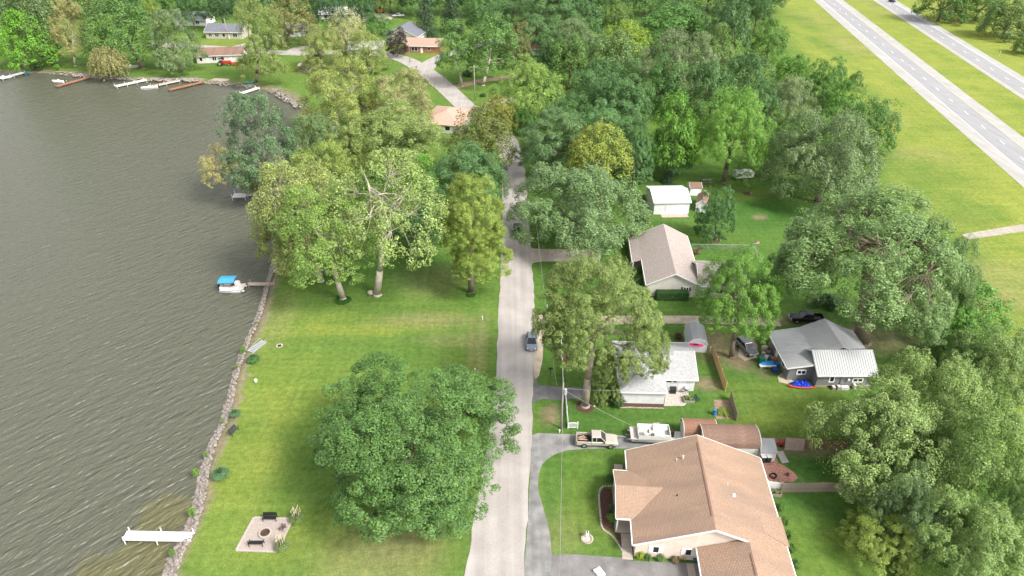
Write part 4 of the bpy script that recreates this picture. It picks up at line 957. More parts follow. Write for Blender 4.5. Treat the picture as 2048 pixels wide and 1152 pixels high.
def door(parent, face, a, plane, w=.95, h=2.05, m_=None, z=0):
    sg = {'S':-1,'N':1,'W':-1,'E':1}[face]; d0,d1 = sorted((plane-sg*.03, plane+sg*.05)); mb = MB()
    if face in 'SN': mb.box(a-w/2,a+w/2,d0,d1,z,z+h)
    else: mb.box(d0,d1,a-w/2,a+w/2,z,z+h)
    o = mb.build('door', m_ or WHITE, parent); hb = MB(); e0,e1 = sorted((plane+sg*.05, plane+sg*.1))
    if face in 'SN': hb.box(a+w/2-.16,a+w/2-.1,e0,e1,z+.95,z+1.05)
    else: hb.box(e0,e1,a+w/2-.16,a+w/2-.1,z+.95,z+1.05)
    hb.build('handle', STEEL, o); return o
def gable(root, x0,x1,y0,y1, axis, ze, zr, wall, roof, oh=.35, fascia=WHITE, ridge=None, base=0.0, walls=True, gut=True):
    """gabled block; axis = direction of the ridge"""
    if axis == 'y':
        r = ridge if ridge is not None else (x0+x1)/2; s1 = (zr-ze)/(r-x0); s2 = (zr-ze)/(x1-r)
        if walls: MB().prof([(x0,base),(x1,base),(x1,ze),(r,zr),(x0,ze)],'y',y0,y1).build('wall', wall, root)
        a0,a1 = y0-oh,y1+oh; t=.16
        roof_plane('roof_slope',[(x0-oh,a1,ze-s1*oh+t),(x0-oh,a0,ze-s1*oh+t),(r,a0,zr+t),(r,a1,zr+t)],roof,root,.13)
        roof_plane('roof_slope',[(x1+oh,a0,ze-s2*oh+t),(x1+oh,a1,ze-s2*oh+t),(r,a1,zr+t),(r,a0,zr+t)],roof,root,.13)
        for yy,sg in ((a0,-1),(a1,1)):
            for xe,s in ((x0-oh,s1),(x1+oh,s2)):
                d0,d1 = sorted((yy,yy+sg*.05)); ze_=ze-s*oh
                mb=MB(); mb.prof([(xe,ze_-.06),(r,zr-.06),(r,zr+t+.015),(xe,ze_+t+.015)],'y',d0,d1); mb.build('rake_board', fascia, root)
        if gut:
            for xe,s,sg in ((x0-oh,s1,-1),(x1+oh,s2,1)):
                d0,d1=sorted((xe,xe+sg*.1)); MB().box(d0,d1,a0,a1,ze-s*oh-.02,ze-s*oh+t-.005).build('gutter', fascia, root)
    else:
        r = ridge if ridge is not None else (y0+y1)/2; s1 = (zr-ze)/(r-y0); s2 = (zr-ze)/(y1-r)
        if walls: MB().prof([(y0,base),(y1,base),(y1,ze),(r,zr),(y0,ze)],'x',x0,x1).build('wall', wall, root)
        a0,a1 = x0-oh,x1+oh; t=.16
        roof_plane('roof_slope',[(a0,y0-oh,ze-s1*oh+t),(a1,y0-oh,ze-s1*oh+t),(a1,r,zr+t),(a0,r,zr+t)],roof,root,.13)
        roof_plane('roof_slope',[(a1,y1+oh,ze-s2*oh+t),(a0,y1+oh,ze-s2*oh+t),(a0,r,zr+t),(a1,r,zr+t)],roof,root,.13)
        for xx,sg in ((a0,-1),(a1,1)):
            for ye,s in ((y0-oh,s1),(y1+oh,s2)):
                d0,d1 = sorted((xx,xx+sg*.05)); ze_=ze-s*oh
                mb=MB(); mb.prof([(ye,ze_-.06),(r,zr-.06),(r,zr+t+.015),(ye,ze_+t+.015)],'x',d0,d1); mb.build('rake_board', fascia, root)
        if gut:
            for ye,s,sg in ((y0-oh,s1,-1),(y1+oh,s2,1)):
                d0,d1=sorted((ye,ye+sg*.1)); MB().box(a0,a1,d0,d1,ze-s*oh-.02,ze-s*oh+t-.005).build('gutter', fascia, root)
def vent(root, x, y, z, h=.45, r=.06, m_=None, name='vent_pipe'):
    MB().tube((x,y,z-.3),(x,y,z+h),r,r,8).build(name, m_ or WHITE, root)

# 1. the long brown-roofed house at the bottom right
BH = empty('house', (14.08,49.59,0), R(-4.7), 'large peach ranch house with long brown shingle roof at the bottom right', 'house')
PIT=.40; ZE=2.6; zr=ZE+8.3*PIT
MB().prof([(0,0),(12.1-4.9+.0,0),(12.1-4.9,0),(16.4,0),(16.4,ZE),(8.3,ZE+8.1*PIT),(0,ZE)],'y',0,13.6).build('wall', S_PEACH, BH)
t=.16; e0=-.4; e1=16.8; yv0=-.45; yv1=14.0
zl=ZE-.4*PIT+t; zt=ZE+8.3*PIT+t; wl=7.17-.4; wr=12.1; wz=ZE+(e1-.4-wr)*PIT+t+.0
zrt = lambda x: zt-(x-8.3)*PIT
roof_plane('roof_slope',[(e0,yv1,zl),(e0,yv0,zl),(8.3,yv0,zt),(8.3,yv1,zt)],SH_BROWN,BH,.13)
roof_plane('roof_slope',[(e1,-9,zrt(e1)),(e1,yv1,zrt(e1)),(8.3,yv1,zt),(8.3,yv0,zt),(wr,yv0,zrt(wr)),(wr,-9,zrt(wr))],SH_BROWN,BH,.13)
roof_plane('roof_slope',[(wl,yv0+.35,zrt(wr)-(wr-wl)*PIT),(wl,-9,zrt(wr)-(wr-wl)*PIT),(wr,-9,zrt(wr)),(wr,yv0+.35,zrt(wr))],SH_BROWN,BH,.13)
MB().prof([(7.17,0),(16.4,0),(16.4,ZE),(12.1,zrt(wr)-.3),(7.17,2.25)],'y',-9,-.0).build('garage_wall', S_PEACH, BH)
for a,b in (((e0,zl),(8.3,zt)),((wr+.0,zrt(wr)),(8.3,zt))):
    MB().prof([(a[0],a[1]-.24),(b[0],b[1]-.24),(b[0],b[1]+.02),(a[0],a[1]+.02)],'y',yv0-.06,yv0-.003).build('rake_board', WHITE, BH)
for a,b in (((e0,zl),(8.3,zt)),((e1,zrt(e1)),(8.3,zt))):
    MB().prof([(a[0],a[1]-.24),(b[0],b[1]-.24),(b[0],b[1]+.02),(a[0],a[1]+.02)],'y',yv1+.003,yv1+.06).build('rake_board', WHITE, BH)
MB().box(e0-.12,e0-.003,yv0,2.9,zl-.2,zl-.01).build('gutter', WHITE, BH); MB().box(e0-.12,e0-.003,10.8,yv1,zl-.2,zl-.01).build('gutter', WHITE, BH)
MB().box(e1+.003,e1+.12,-9,yv1,zrt(e1)-.2,zrt(e1)-.01).build('gutter', WHITE, BH)
MB().box(wl-.12,wl-.003,-9,yv0+.3,zrt(wr)-(wr-wl)*PIT-.2,zrt(wr)-(wr-wl)*PIT-.01).build('gutter', WHITE, BH)
RV = mat('ridge_vent',(.30,.19,.14),.9,.15,3)
for y0_,y1_,x_,z_ in ((1.4,12.8,8.3,zt),(-9,-2.0,wr,zrt(wr))):
    MB().prof([(x_-.2,z_-.06),(x_,z_+.02),(x_+.2,z_-.06),(x_+.2,z_+.0),(x_,z_+.09),(x_-.2,z_+.0)],'y',y0_,y1_).build('ridge_vent', RV, BH)
# cross gable over the porch
pv0,pv1,pm = 3.0,10.4,6.7; prz=ZE+3.6*PIT+t-.02; pu=-2.15; ua=(prz-zl)/PIT+e0
pzl = prz-(pv1-pm)*PIT
roof_plane('porch_roof',[(pu,pv0,pzl),(e0+(pzl-zl)/PIT+.02,pv0,pzl),(ua,pm,prz),(pu,pm,prz)],SH_BROWN,BH,.13)
roof_plane('porch_roof',[(e0+(pzl-zl)/PIT+.02,pv1,pzl),(pu,pv1,pzl),(pu,pm,prz),(ua,pm,prz)],SH_BROWN,BH,.13)
for a,b in ((pv0,pm),(pv1,pm)):
    MB().prof([(a,pzl-.24),(b,prz-.24),(b,prz+.02),(a,pzl+.02)],'x',pu-.06,pu-.003).build('rake_board', WHITE, BH)
MB().box(pu,e0,pv0-.1,pv0-.003,pzl-.2,pzl-.01).build('gutter', WHITE, BH); MB().box(pu,e0,pv1+.003,pv1+.1,pzl-.2,pzl-.01).build('gutter', WHITE, BH)
MB().prof([(pv0+.4,ZE-.1),(pv1-.4,ZE-.1),(pm,prz-.2)],'x',pu+.15,pu+.3).build('porch_gable', S_PEACH, BH)
MB().box(pu+.1,.0,pv0+.1,pv1-.1,0,.18).build('porch_floor', CONC, BH)
for y in (pv0+.3,pm-1.2,pm+1.2,pv1-.3): MB().box(pu+.2,pu+.34,y-.07,y+.07,.18,ZE).build('porch_post', WHITE, BH)
window(BH,'S',2.35,1.45,0,.62,1.0,WHITE); window(BH,'S',6.0,1.40,0,.62,1.0,WHITE)
window(BH,'W',1.4,1.5,0,1.2,1.2); window(BH,'W',12.0,1.5,0,1.2,1.2); door(BH,'W',6.7,0,z=.18,m_=mat('door_teal',(.12,.2,.22)))
MB().box(7.11,7.16,-7.5,-2.5,.1,2.15).build('garage_door', WHITE, BH)
rz = lambda u: zl+(u-e0)*PIT
for u,v in ((6.2,10.6),): 
    vent(BH,u,v,rz(u),.5,.09); vent(BH,u-.75,v-.1,rz(u-.75),.35,.05)
vent(BH,4.9,5.1,rz(4.9),.3,.06,BLACK); vent(BH,11.0,7.0,zrt(11.0),.3,.05); vent(BH,11.5,5.6,zrt(11.5),.35,.07)
MB().box(11.35,11.75,5.45,5.8,zrt(11.5)-.05,zrt(11.5)+.14).build('roof_vent', WHITE, BH)
# rear lean-to hip lines: small raised dormer strip on the rear slope
roof_plane('roof_slope',[(e1+.35,.6,zrt(e1)-.05),(e1+.35,4.8,zrt(e1)-.05),(14.3,4.0,zrt(14.3)+.02),(14.3,1.6,zrt(14.3)+.02)],SH_BROWN,BH,.1)
door(BH,'E',12.0,16.4)
def local(root, x, y, z=0): return root.matrix_basis @ Vector((x,y,z))
bpy.context.view_layer.update()

# 2. cream house with taupe roof
CH = empty('house',(24.55,104.25,0),R(-4.0),'cream house with taupe shingle roof and front hedge','house')
gable(CH,0,9.4,0,18.6,'y',2.6,4.95,S_CREAM,SH_PINK,.35)
gable(CH,9.42,17.5,-.6+.8,8.6,'x',2.55,4.5,S_CREAM,SH_PINK,.3)
roof_plane('porch_roof',[(-2.0,18.9,1.98),(-2.0,8.6,1.98),(-.3,8.6,2.66),(-.3,18.9,2.66)],SH_PINK,CH,.12)
MB().box(-2.12,-2.003,8.6,18.9,1.8,1.96).build('gutter', WHITE, CH); MB().box(-2.0,-.02,8.9,18.5,0,.15).build('porch_floor', CONC, CH)
for y in (8.8,12,15.2,18.5): MB().box(-1.9,-1.76,y-.07,y+.07,.15,1.86).build('porch_post', WHITE, CH)
window(CH,'S',6.95,1.75,0,.8,.72,mat('shutter_grey',(.10,.10,.11)),mull=2); door(CH,'W',13,0); window(CH,'W',10.5,1.4,0,1.3,1.1); window(CH,'W',16,1.4,0,1.3,1.1); window(CH,'W',4,1.4,0,1.4,1.1,mull=2)
window(CH,'S',13,1.5,.2,1.2,1.0,mull=2); vent(CH,6,12,4.2)
MB().box(1.0,1.5,-.45,-.1,.5,1.0).build('electric_meter', STEEL, CH)

# 3. white house with grey roof behind the olive oak
WH = empty('house',(16.0,75.5,0),R(-2.0),'white house with light grey shingle roof behind the olive oak','house')
gable(WH,0,11.2,3.0,11.4,'x',2.45,4.2,S_WHITE,SH_GREY,.35)
MB().box(0,6.3,0,2.99,0,2.45).build('wall', S_WHITE, WH)
zh=2.45-.35*.42+.16; za=2.45+3.15*.42+.16
x0_,x1_=-.35,6.65; xm=3.15; 
roof_plane('roof_slope',[(x0_,-.35,zh),(x1_,-.35,zh),(xm,3.15,za)],SH_GREY,WH,.12)
roof_plane('roof_slope',[(x1_,-.35,zh),(x1_,2.63,zh),(xm+.01,6.6,za),(xm,3.15,za)],SH_GREY,WH,.12)
roof_plane('roof_slope',[(x0_,2.63,zh),(x0_,-.35,zh),(xm,3.15,za),(xm+.01,6.6,za)],SH_GREY,WH,.12)
MB().box(x0_,x1_,-.45,-.353,zh-.18,zh-.01).build('gutter', WHITE, WH); MB().box(x1_+.003,x1_+.1,-.35,2.6,zh-.18,zh-.01).build('gutter', mat('gutter_dark',(.25,.24,.23)), WH)
window(WH,'S',5.4,2.2,0,.5,.3); window(WH,'S',7.35,1.95,3.0,.8,.6); window(WH,'S',8.25,1.95,3.0,.5,.6); door(WH,'S',9.3,3.0); vent(WH,4.6,1.7,3.2,.3,.06,BLACK); window(WH,'E',7,1.5,11.2,1.2,1.0)
MB().box(-.2,6.2,-1.0,-.12,0,.06).build('mulch_bed', MULCH, WH)
bb=MB()
for i in range(24):
    bb.ell((-.2+i*.27,-1.02+random.uniform(-.05,.05),.08),(.15,.13,.12),6,4,.1)
bb.build('edging_stones', STONE, WH)

# 4. grey house with metal roofs
GH = empty('house',(42.2,80.7,0),0,'grey house with ribbed metal roofs and white trim beside the giant maple','house')
prf=[(-.55,2.55),(4.3,3.35),(8.0,5.1),(11.3,3.4),(13.2,2.75)]
MB().prof([(0,0),(12.7,0),(12.7,2.7),(11.1,3.25),(8.0,4.95),(4.4,3.2),(0,2.5)],'y',1.9,8.5).build('wall', S_GREY, GH); MB().prof([(0,0),(3.9,0),(3.9,3.08),(0,2.5)],'y',0,1.89).build('wall', S_GREY, GH)
def ribbed(pts, n, m_, along='v', t=.1, rib=.05):
    o = roof_plane('roof_slope', pts, m_, GH, t)
    A,B,C,D = [Vector(p) for p in pts]; mb=MB()
    for i in range(n+1):
        f=i/n; a=A.lerp(B,f); b=D.lerp(C,f); mb.tube(a+Vector((0,0,.01)),b+Vector((0,0,.01)),rib,rib,5)
    q = mb.build('rib', m_, o); q['kind']='stuff'
    return o
y0_,y1_=-.4,8.9
for i in range(4):
    (xa,za_),(xb,zb)=prf[i],prf[i+1]; y0_ = -.4 if i==0 else 1.45
    if i<2: ribbed([(xa,y1_,za_+.1),(xa,y0_,za_+.1),(xb,y0_,zb+.1),(xb,y1_,zb+.1)],23,METAL)
    else: ribbed([(xb,y0_,zb+.1),(xb,y1_,zb+.1),(xa,y1_,za_+.1),(xa,y0_,za_+.1)],23,METAL)
y0_ = -.4
for yy in (y0_-.06,y1_+.003):
    for i in range(4):
        (xa,za_),(xb,zb)=prf[i],prf[i+1]
        if yy<0 and i>0: continue
        MB().prof([(xa,za_-.14),(xb,zb-.14),(xb,zb+.13),(xa,za_+.13)],'y',yy,yy+.057).build('rake_board', WHITE, GH)
MB().box(-.66,-.553,y0_,y1_,2.44,2.63).build('gutter', WHITE, GH)
# front wing with its own ridge
fx0,fx1=3.75,12.2; fy0,fyr,fy1=-1.65,1.55,4.2; fz=2.65; fr=4.55
MB().prof([(fy0,0),(fy1,0),(fy1,fz+.1),(fyr,fr),(fy0,fz)],'x',fx0,fx1).build('wall', S_GREY, GH)
s=(fr-fz)/(fyr-fy0)
ribbed([(fx0-.3,fy0-.35,fz-s*.35+.12),(fx1+.35,fy0-.35,fz-s*.35+.12),(fx1+.35,fyr,fr+.12),(fx0-.3,fyr,fr+.12)],25,METAL_L)
ribbed([(fx1+.35,fy1+.2,fz+.02),(fx0-.3,fy1+.2,fz+.02),(fx0-.3,fyr,fr+.12),(fx1+.35,fyr,fr+.12)],25,METAL_L)
for xx in (fx0-.36,fx1+.353):
    MB().prof([(fy0-.35,fz-s*.35-.1),(fyr,fr-.1),(fyr,fr+.16),(fy0-.35,fz-s*.35+.16)],'x',xx,xx+.057).build('rake_board', WHITE, GH)
    MB().prof([(fyr,fr-.1),(fy1+.2,fz-.2),(fy1+.2,fz+.06),(fyr,fr+.16)],'x',xx,xx+.057).build('rake_board', WHITE, GH)
MB().box(fx0-.3,fx1+.35,fy0-.45,fy0-.353,fz-s*.35-.1,fz-s*.35+.1).build('gutter', WHITE, GH)
window(GH,'S',1.95,1.55,0,1.15,.62,mull=2,fw=.16); window(GH,'S',5.95,1.6,fy0,.55,1.0,fw=.16); window(GH,'S',9.9,1.35,fy0,1.35,.5,mull=2,fw=.16)
MB().box(5.6,6.5,fy0-.05,fy0-.0,.05,.3).build('basement_window', GLASS, GH)
MB().box(fx0-.03,fx1+.03,fy0-.03,fy0-.003,0,.35).build('foundation', mat('foundation',(.36,.30,.24),.9,.15), GH)
MB().tube((7.35,fy0-.08,.1),(7.35,fy0-.08,2.4),.05,.05,6).build('downpipe', mat('pipe_grey',(.25,.25,.26)), GH)
MB().ell((8.4,fy0-.2,1.55),(.22,.1,.22),10,6).build('satellite_dish', WHITE, GH)
window(GH,'W',2.2,1.5,0,1.1,.9); door(GH,'W',5.2,0)

# white garage and two small sheds behind the cream house
GA = empty('garage',(31.6,137.3,0),R(2.0),'white garage with white metal roof behind the broad silver tree','garage')
WMET=mat('white_metal',(.80,.80,.79),.4,.03)
MB().prof([(0,0),(8.6,0),(8.6,2.7),(4.3,3.7),(0,2.7)],'y',0,.01)
gable(GA,0,7.9,0,8.4,'x',2.9,4.1,S_WHITE,WMET,.25)
MB().box(2.6,7.0,-.06,-.003,.05,2.3).build('garage_door', mat('garage_door',(.72,.72,.72),.5,.03), GA); MB().box(1.6,7.6,-1.6,-.1,0,.04).build('apron', CONC, GA)
def small_shed(px0,py0,px1,dep,ze,zr,axis,wall,roof,label,rot=0):
    a=G(px0,py0); w=(px1-px0)/proj(a.x,a.y,0)[2]; e=empty('shed',a,rot,label,'shed'); gable(e,0,w,0,dep,axis,ze,zr,wall,roof,.15,gut=False)
    door(e,'S',w/2,0,min(1.4,w*.6),min(1.8,ze)); return e
small_shed(1379,391,1401,3.0,1.9,2.6,'x',S_WHITE,SH_DKBR,'small white shed with brown roof right of the white garage')
small_shed(1390,423,1412,5.0,2.0,3.0,'y',S_WHITE,SH_DKBR,'white shed with brown gable roof behind the pyramidal tree',R(-18))
# gambrel and barrel sheds near
def profile_shed(loc, rot, W, L, prof, wall, roof, label, axis, name='shed', trim=WHITE, doors=True):
    e=empty(name,loc,rot,label,'shed'); 
    P0=[(p[0]*W,p[1]) for p in prof]
    MB().prof([(P0[0][0],0)]+P0+[(P0[-1][0],0)],axis,0,L).build('wall', wall, e)
    for i in range(len(P0)-1):
        (a,za),(b,zb)=P0[i],P0[i+1]; d=Vector((b-a,zb-za)).normalized(); o=.12 if i==0 else 0; o2=.12 if i==len(P0)-2 else 0
        a2,za2=a-d.x*o,za-d.y*o; b2,zb2=b+d.x*o2,zb+d.y*o2; n_=.07
        if axis=='y': pts=[(a2,L+.12,za2+n_),(a2,-.12,za2+n_),(b2,-.12,zb2+n_),(b2,L+.12,zb2+n_)]
        else: pts=[(-.12,a2,za2+n_),(L+.12,a2,za2+n_),(L+.12,b2,zb2+n_),(-.12,b2,zb2+n_)]
        roof_plane('roof_panel',pts,roof,e,.06)
        for q in (-.17,L+.123):
            MB().prof([(a2,za2-.06),(b2,zb2-.06),(b2,zb2+n_+.02),(a2,za2+n_+.02)],axis,q,q+.047).build('trim', trim, e)
    return e
g0=G(1373,703)
SGM=profile_shed((g0.x,g0.y,0),R(-6),3.1,4.6,[(0,1.75),(.2,2.45),(.5,2.75),(.8,2.45),(1,1.75)],mat('shed_white',(.68,.69,.71),.5,.05),METAL,'white shed with grey gambrel metal roof beside the gravel drive','y')
barrel=[(0,1.5)]+[(.5-.5*math.cos(math.pi*k/8)*(1 if True else 0),1.5+1.15*math.sin(math.pi*k/8)) for k in range(1,8)]+[(1,1.5)]
g1=G(1367,887)
SB1=profile_shed((g1.x,g1.y,0),R(-2),2.9,4.2,barrel,WHITE_OLD,SH_RED,'white shed with small rust-brown barrel roof','x')
MB().box(-1.6,-.05,.3,2.2,.0,.1).build('ramp', WHITE_OLD, SB1); MB().box(.4,1.9,-.06,-.003,.1,1.25).build('door', BLACK, SB1)
g2=G(1400,905); 
SB2=profile_shed((g2.x+.2,g2.y-.6,0),R(-2),4.0,7.3,[(p,z*1.12) for p,z in barrel],WHITE_OLD,SH_DKBR,'long shed with large brown barrel roof behind the brown-roofed house','x')
g3=G(1521,921)
GSH=empty('shed',(g3.x-.2,g3.y,0),R(-4),'little white lean-to shed with grey ribbed roof at the end of the barrel shed','shed')
MB().prof([(0,0),(2.0,0),(2.0,1.95),(0,1.6)],'x',0,2.0).build('wall', WHITE_OLD, GSH)
roof_plane('roof_slope',[(-.1,-.15,1.66),(2.1,-.15,1.66),(2.1,2.15,2.06),(-.1,2.15,2.06)],METAL,GSH,.06)
rb=MB()
for i in range(12): rb.tube((-.1+i*.2,-.15,1.69),(-.1+i*.2,2.15,2.09),.025,.025,5)
stuff(rb.build('roof_rib', METAL, GSH))

# far houses
def far_house(px, py, w, d, ze, zr, axis, rot, wall, roof, label, wins=(), doors=(), chim=False, oh=.5):
    a=G(px,py); e=empty('house',a,R(rot),label,'house'); gable(e,0,w,0,d,axis,ze,zr,wall,roof,oh)
    for (x,z,ww,hh) in wins: window(e,'S',x,z,0,ww,hh,mull=2 if ww>1.3 else 1)
    for x in doors: door(e,'S',x,0)
    if chim: MB().box(w*.6,w*.6+.9,d*.5,d*.5+.9,ze,zr+1.0).build('chimney', BRICK, e)
    return e
far_house(413,77,16,10,2.9,5.2,'x',-4,S_TAN,SH_SLATE,'tan house with slate grey roof on the far side of the shore road',((2,1.5,1.4,1.3),(5,1.5,1.6,1.3),(8,1.5,1.2,1.3),(13,1.5,1.8,1.3)),(10,))
far_house(395,127,17,9,2.8,4.6,'x',9,S_CREAM,SH_DKBR,'long cream lake house with brown roof behind the silvery tree',((1.6,1.5,1.0,1.2),(6.5,1.5,1.4,1.2),(9.5,1.5,1.0,1.1)),(4,12.5))
far_house(350,51,15,10,2.8,5.2,'x',-3,S_WHITE,SH_SLATE,'white house with dark roof far behind the trees at upper left',((3,1.5,1.4,1.2),(11,1.5,1.6,1.2)),(7,))
far_house(576,74,12,9,2.8,5.0,'x',10,S_BLUE,SH_SLATE,'blue-grey house half hidden behind the brownish-green tree',((2,1.5,1.2,1.2),(8.5,1.5,1.4,1.2)),(5,))
far_house(768,84,15,12,3.0,6.3,'y',-14,S_CREAM,SH_SLATE,'cream house with dark slate roof behind the purple tree',((4,1.6,1.4,1.3),(11,1.6,1.4,1.3),(7.5,4.2,1.0,.9)),())
far_house(812,105,14,9,2.8,4.7,'x',-6,BRICK,SH_ROSE,'low red brick house with rose shingle roof beside the purple tree',((3.6,1.5,2.4,1.5),(9.5,1.6,1.0,.9)),(6.5,))
far_house(700,112,13,8,2.7,4.6,'x',4,S_WHITE,SH_GREY,'white house with pale roof hidden behind the sycamores on the shore road',((2,1.5,1.2,1.2),(9,1.5,1.4,1.2)),(5.5,))
far_house(640,40,16,10,2.8,5.0,'x',0,S_TAN,SH_GREY,'pale-roofed house at the top between the dark trees',((3,1.5,1.4,1.2),(11,1.5,1.6,1.2)),(7,))
far_house(1064,112,16,9,2.8,4.8,'x',4,S_CREAM,SH_DKBR,'cream house with brown roof in the wood behind the bend lawn',((3,1.5,1.4,1.2),(11,1.5,1.6,1.2)),(7,))
PR_=G(843,262); PH=empty('house',(PR_.x,PR_.y,0),R(-14),'house with wide salmon pink hip roof left of the road','house')
SH_SAL=shingle_mat('shingle_salmon',(.60,.40,.31),(.54,.35,.27),(.52,.35,.28),2)
MB().box(0,11.5,0,15,0,2.6).build('wall', S_CREAM, PH); o_=.6
ze_=2.6; zr_=4.6
roof_plane('roof_slope',[(-o_,-o_,ze_),(11.5+o_,-o_,ze_),(5.75,6,zr_)],SH_SAL,PH,.14)
roof_plane('roof_slope',[(11.5+o_,-o_,ze_),(11.5+o_,15+o_,ze_),(5.75,9,zr_),(5.75,6,zr_)],SH_SAL,PH,.14)
roof_plane('roof_slope',[(11.5+o_,15+o_,ze_),(-o_,15+o_,ze_),(5.75,9,zr_)],SH_SAL,PH,.14)
roof_plane('roof_slope',[(-o_,15+o_,ze_),(-o_,-o_,ze_),(5.75,6,zr_),(5.75,9,zr_)],SH_SAL,PH,.14)
window(PH,'S',3,1.5,0,1.4,1.2); window(PH,'S',8,1.5,0,1.4,1.2); door(PH,'E',5,11.5)

# paths, patios and beds that belong to the houses
def pad(name, px, z, m_, thick=.0): return sheet(name,[G(*p) for p in px],z,m_,thick)
def wpath(name, root, pts, z, m_): return sheet(name,[local(root,*p) for p in pts],z,m_)
wk=wpath('walkway',BH,[(-1.35,-.55),(-.15,-.55),(-.15,3.0),(-1.35,3.0)],.03,CONC)
for i in range(5):
    j=MB().box(-1.35,-.15,-.1+i*.62,-.08+i*.62,.031,.036); o=j.build('joint', mat('joint',(.2,.18,.16)), None); o.parent=wk; o.matrix_parent_inverse=Matrix.Identity(4); o.matrix_basis=BH.matrix_basis.copy()
wpath('walkway',BH,[(5.9,-8),(6.75,-8),(6.75,-.5),(5.9,-.5)],.034,CONC)
wpath('walkway',BH,[(-1.7,10.6),(-.6,10.6),(-.6,13.9),(-1.7,13.9)],.03,CONC)
wpath('flower_bed',BH,[(-.14,-.4),(-.02,-.4),(-.02,3.0),(-.14,3.0)],.034,MULCH)
wpath('flower_bed',BH,[(-3.4,3.6),(-2.1,3.0),(-1.36,.9),(-1.36,3.0),(pu-.02,3.1),(pu-.02,9.6),(-3.2,9.8),(-3.7,8.6),(-3.6,5.2)],.026,MULCH)
ed=MB(); line=smooth_line([Vector(p) for p in ((-1.4,.7),(-2.3,2.4),(-3.5,3.5),(-3.7,5.2),(-3.8,8.6),(-3.3,9.9),(-2.3,10.1))],.26)
EB=empty('bed_edging',local(BH,-3.5,3.5),R(-4.7),'pale stone edging around the front bed of the brown-roofed house','edging')
for i,p in enumerate(line):
    MB().ell((0,0,0),(.16,.14,.13),7,4,.08).build('stone', STONE, EB, loc=(p.x+3.5,p.y-3.5,.06), rotz=random.uniform(0,3))
def stone_ring(px,py,r,n,label,name='planter_ring',fill=MULCH,ry=None):
    g=G(px,py); e=empty(name,(g.x,g.y,0),0,label,'garden bed'); ry=ry or r
    MB().prism([(r*math.cos(k*.524),ry*math.sin(k*.524)) for k in range(12)],.0,.035).build('soil', fill, e)
    for i in range(n):
        a=6.283*i/n; MB().ell((0,0,0),(.17,.14,.13),6,4,.1).build('stone', STONE, e, loc=(r*math.cos(a),ry*math.sin(a),.07), rotz=a)
    return e
e=stone_ring(1174,1078,.62,16,'small stone ring with a white lamp post on the front lawn',fill=mat('pebbles',(.45,.40,.34),.9,.4,6))
L_=MB(); L_.tube((0,0,0),(0,0,.55),.05,.05,8); L_.box(-.14,.14,-.14,.14,.55,.62); L_.box(-.11,.11,-.11,.11,.62,.92); L_.prism([(-.17,-.17),(.17,-.17),(.17,.17),(-.17,.17)],.92,.98)
g=G(1174,1076); lo=empty('garden_lantern',(g.x,g.y+.05,.03),0,'white garden lantern in the small stone ring','lantern'); L_.build('post', WHITE, lo); MB().ell((0,0,1.0),(.12,.12,.1),8,5).build('cap', BLACK, lo)
stone_ring(1134,718,.75,22,'oval stone-edged bed along the white fence',ry=2.3)
stone_ring(1132,672,.7,12,'small half-round stone-edged bed at the fence corner',ry=.8)
tr_=stone_ring(1170,813,1.35,1,'round mulch bed around the olive oak trunk','mulch_ring')
stone_ring(1494,387,.95,1,'round mulch bed under the thin young tree','mulch_ring'); stone_ring(1432,481,.9,1,'mulch ring under the pyramidal tree','mulch_ring')
pad('patio',[(1332,784),(1376,783),(1380,800),(1368,812),(1328,812)],.02,mat('patio_paver',(.42,.37,.33),.9,.3,3,bump=.3))
pad('brick_patio',[(1514,908),(1548,903),(1556,926),(1572,934),(1588,945),(1596,956),(1588,963),(1556,965),(1528,962)],.02,mat('patio_brick',(.33,.165,.13),.9,.5,5,bump=.6))
sl=pad('paving_slab',[(1552,903),(1566,902),(1578,925),(1564,927)],.04,mat('slab_grey',(.36,.33,.31),.9,.15)); 
pad('garden_plot',[(1427,800),(1458,799),(1468,838),(1432,838)],.02,DIRT)
pad('stepping_slab',[(1306,846),(1318,845),(1324,854),(1310,856)],.015,CONC)
pad('gravel_strip',[(1555,752),(1572,740),(1580,758),(1590,764),(1575,768),(1558,764)],.015,GRAVEL)
# fire pit patio
FP=[G(*p) for p in ((508,1035),(586,1038),(554,1104),(472,1101))]
PV=mat('patio_gravel',(.30,.25,.22),.9,.0,4,c2=(.42,.36,.325))
fp=sheet('fire_pit_patio',FP,.03,PV)
for i in range(4):
    a,b=FP[i],FP[(i+1)%4]; d=(b-a).normalized(); L=(b-a).length; n=int(L/.42)
    for k in range(n):
        MB().box(-.19,.19,-.11,.11,0,.09).build('edging_stone', mat('paver_edge',(.44,.39,.345),.9,.15), fp, loc=a+d*(k+.5)*L/n, rotz=math.atan2(d.y,d.x))
g=G(531,1068); FPR=empty('fire_pit',(g.x,g.y,.03),0,'round stone fire pit in the middle of the patio','fire pit')
for i in range(14):
    a=6.283*i/14; MB().box(-.1,.1,-.16,.16,0,.28).build('block', STONE, FPR, loc=(.66*math.cos(a),.66*math.sin(a),0), rotz=a, bevel=.02)
MB().ring((0,0),.5,.55,0,.3,24).build('steel_ring', mat('rust',(.16,.08,.05),.9,.3), FPR); MB().prism([(.5*math.cos(k*.524),.5*math.sin(k*.524)) for k in range(12)],0,.03).build('ash', mat('ash',(.06,.05,.045),.95,.4,8), FPR)

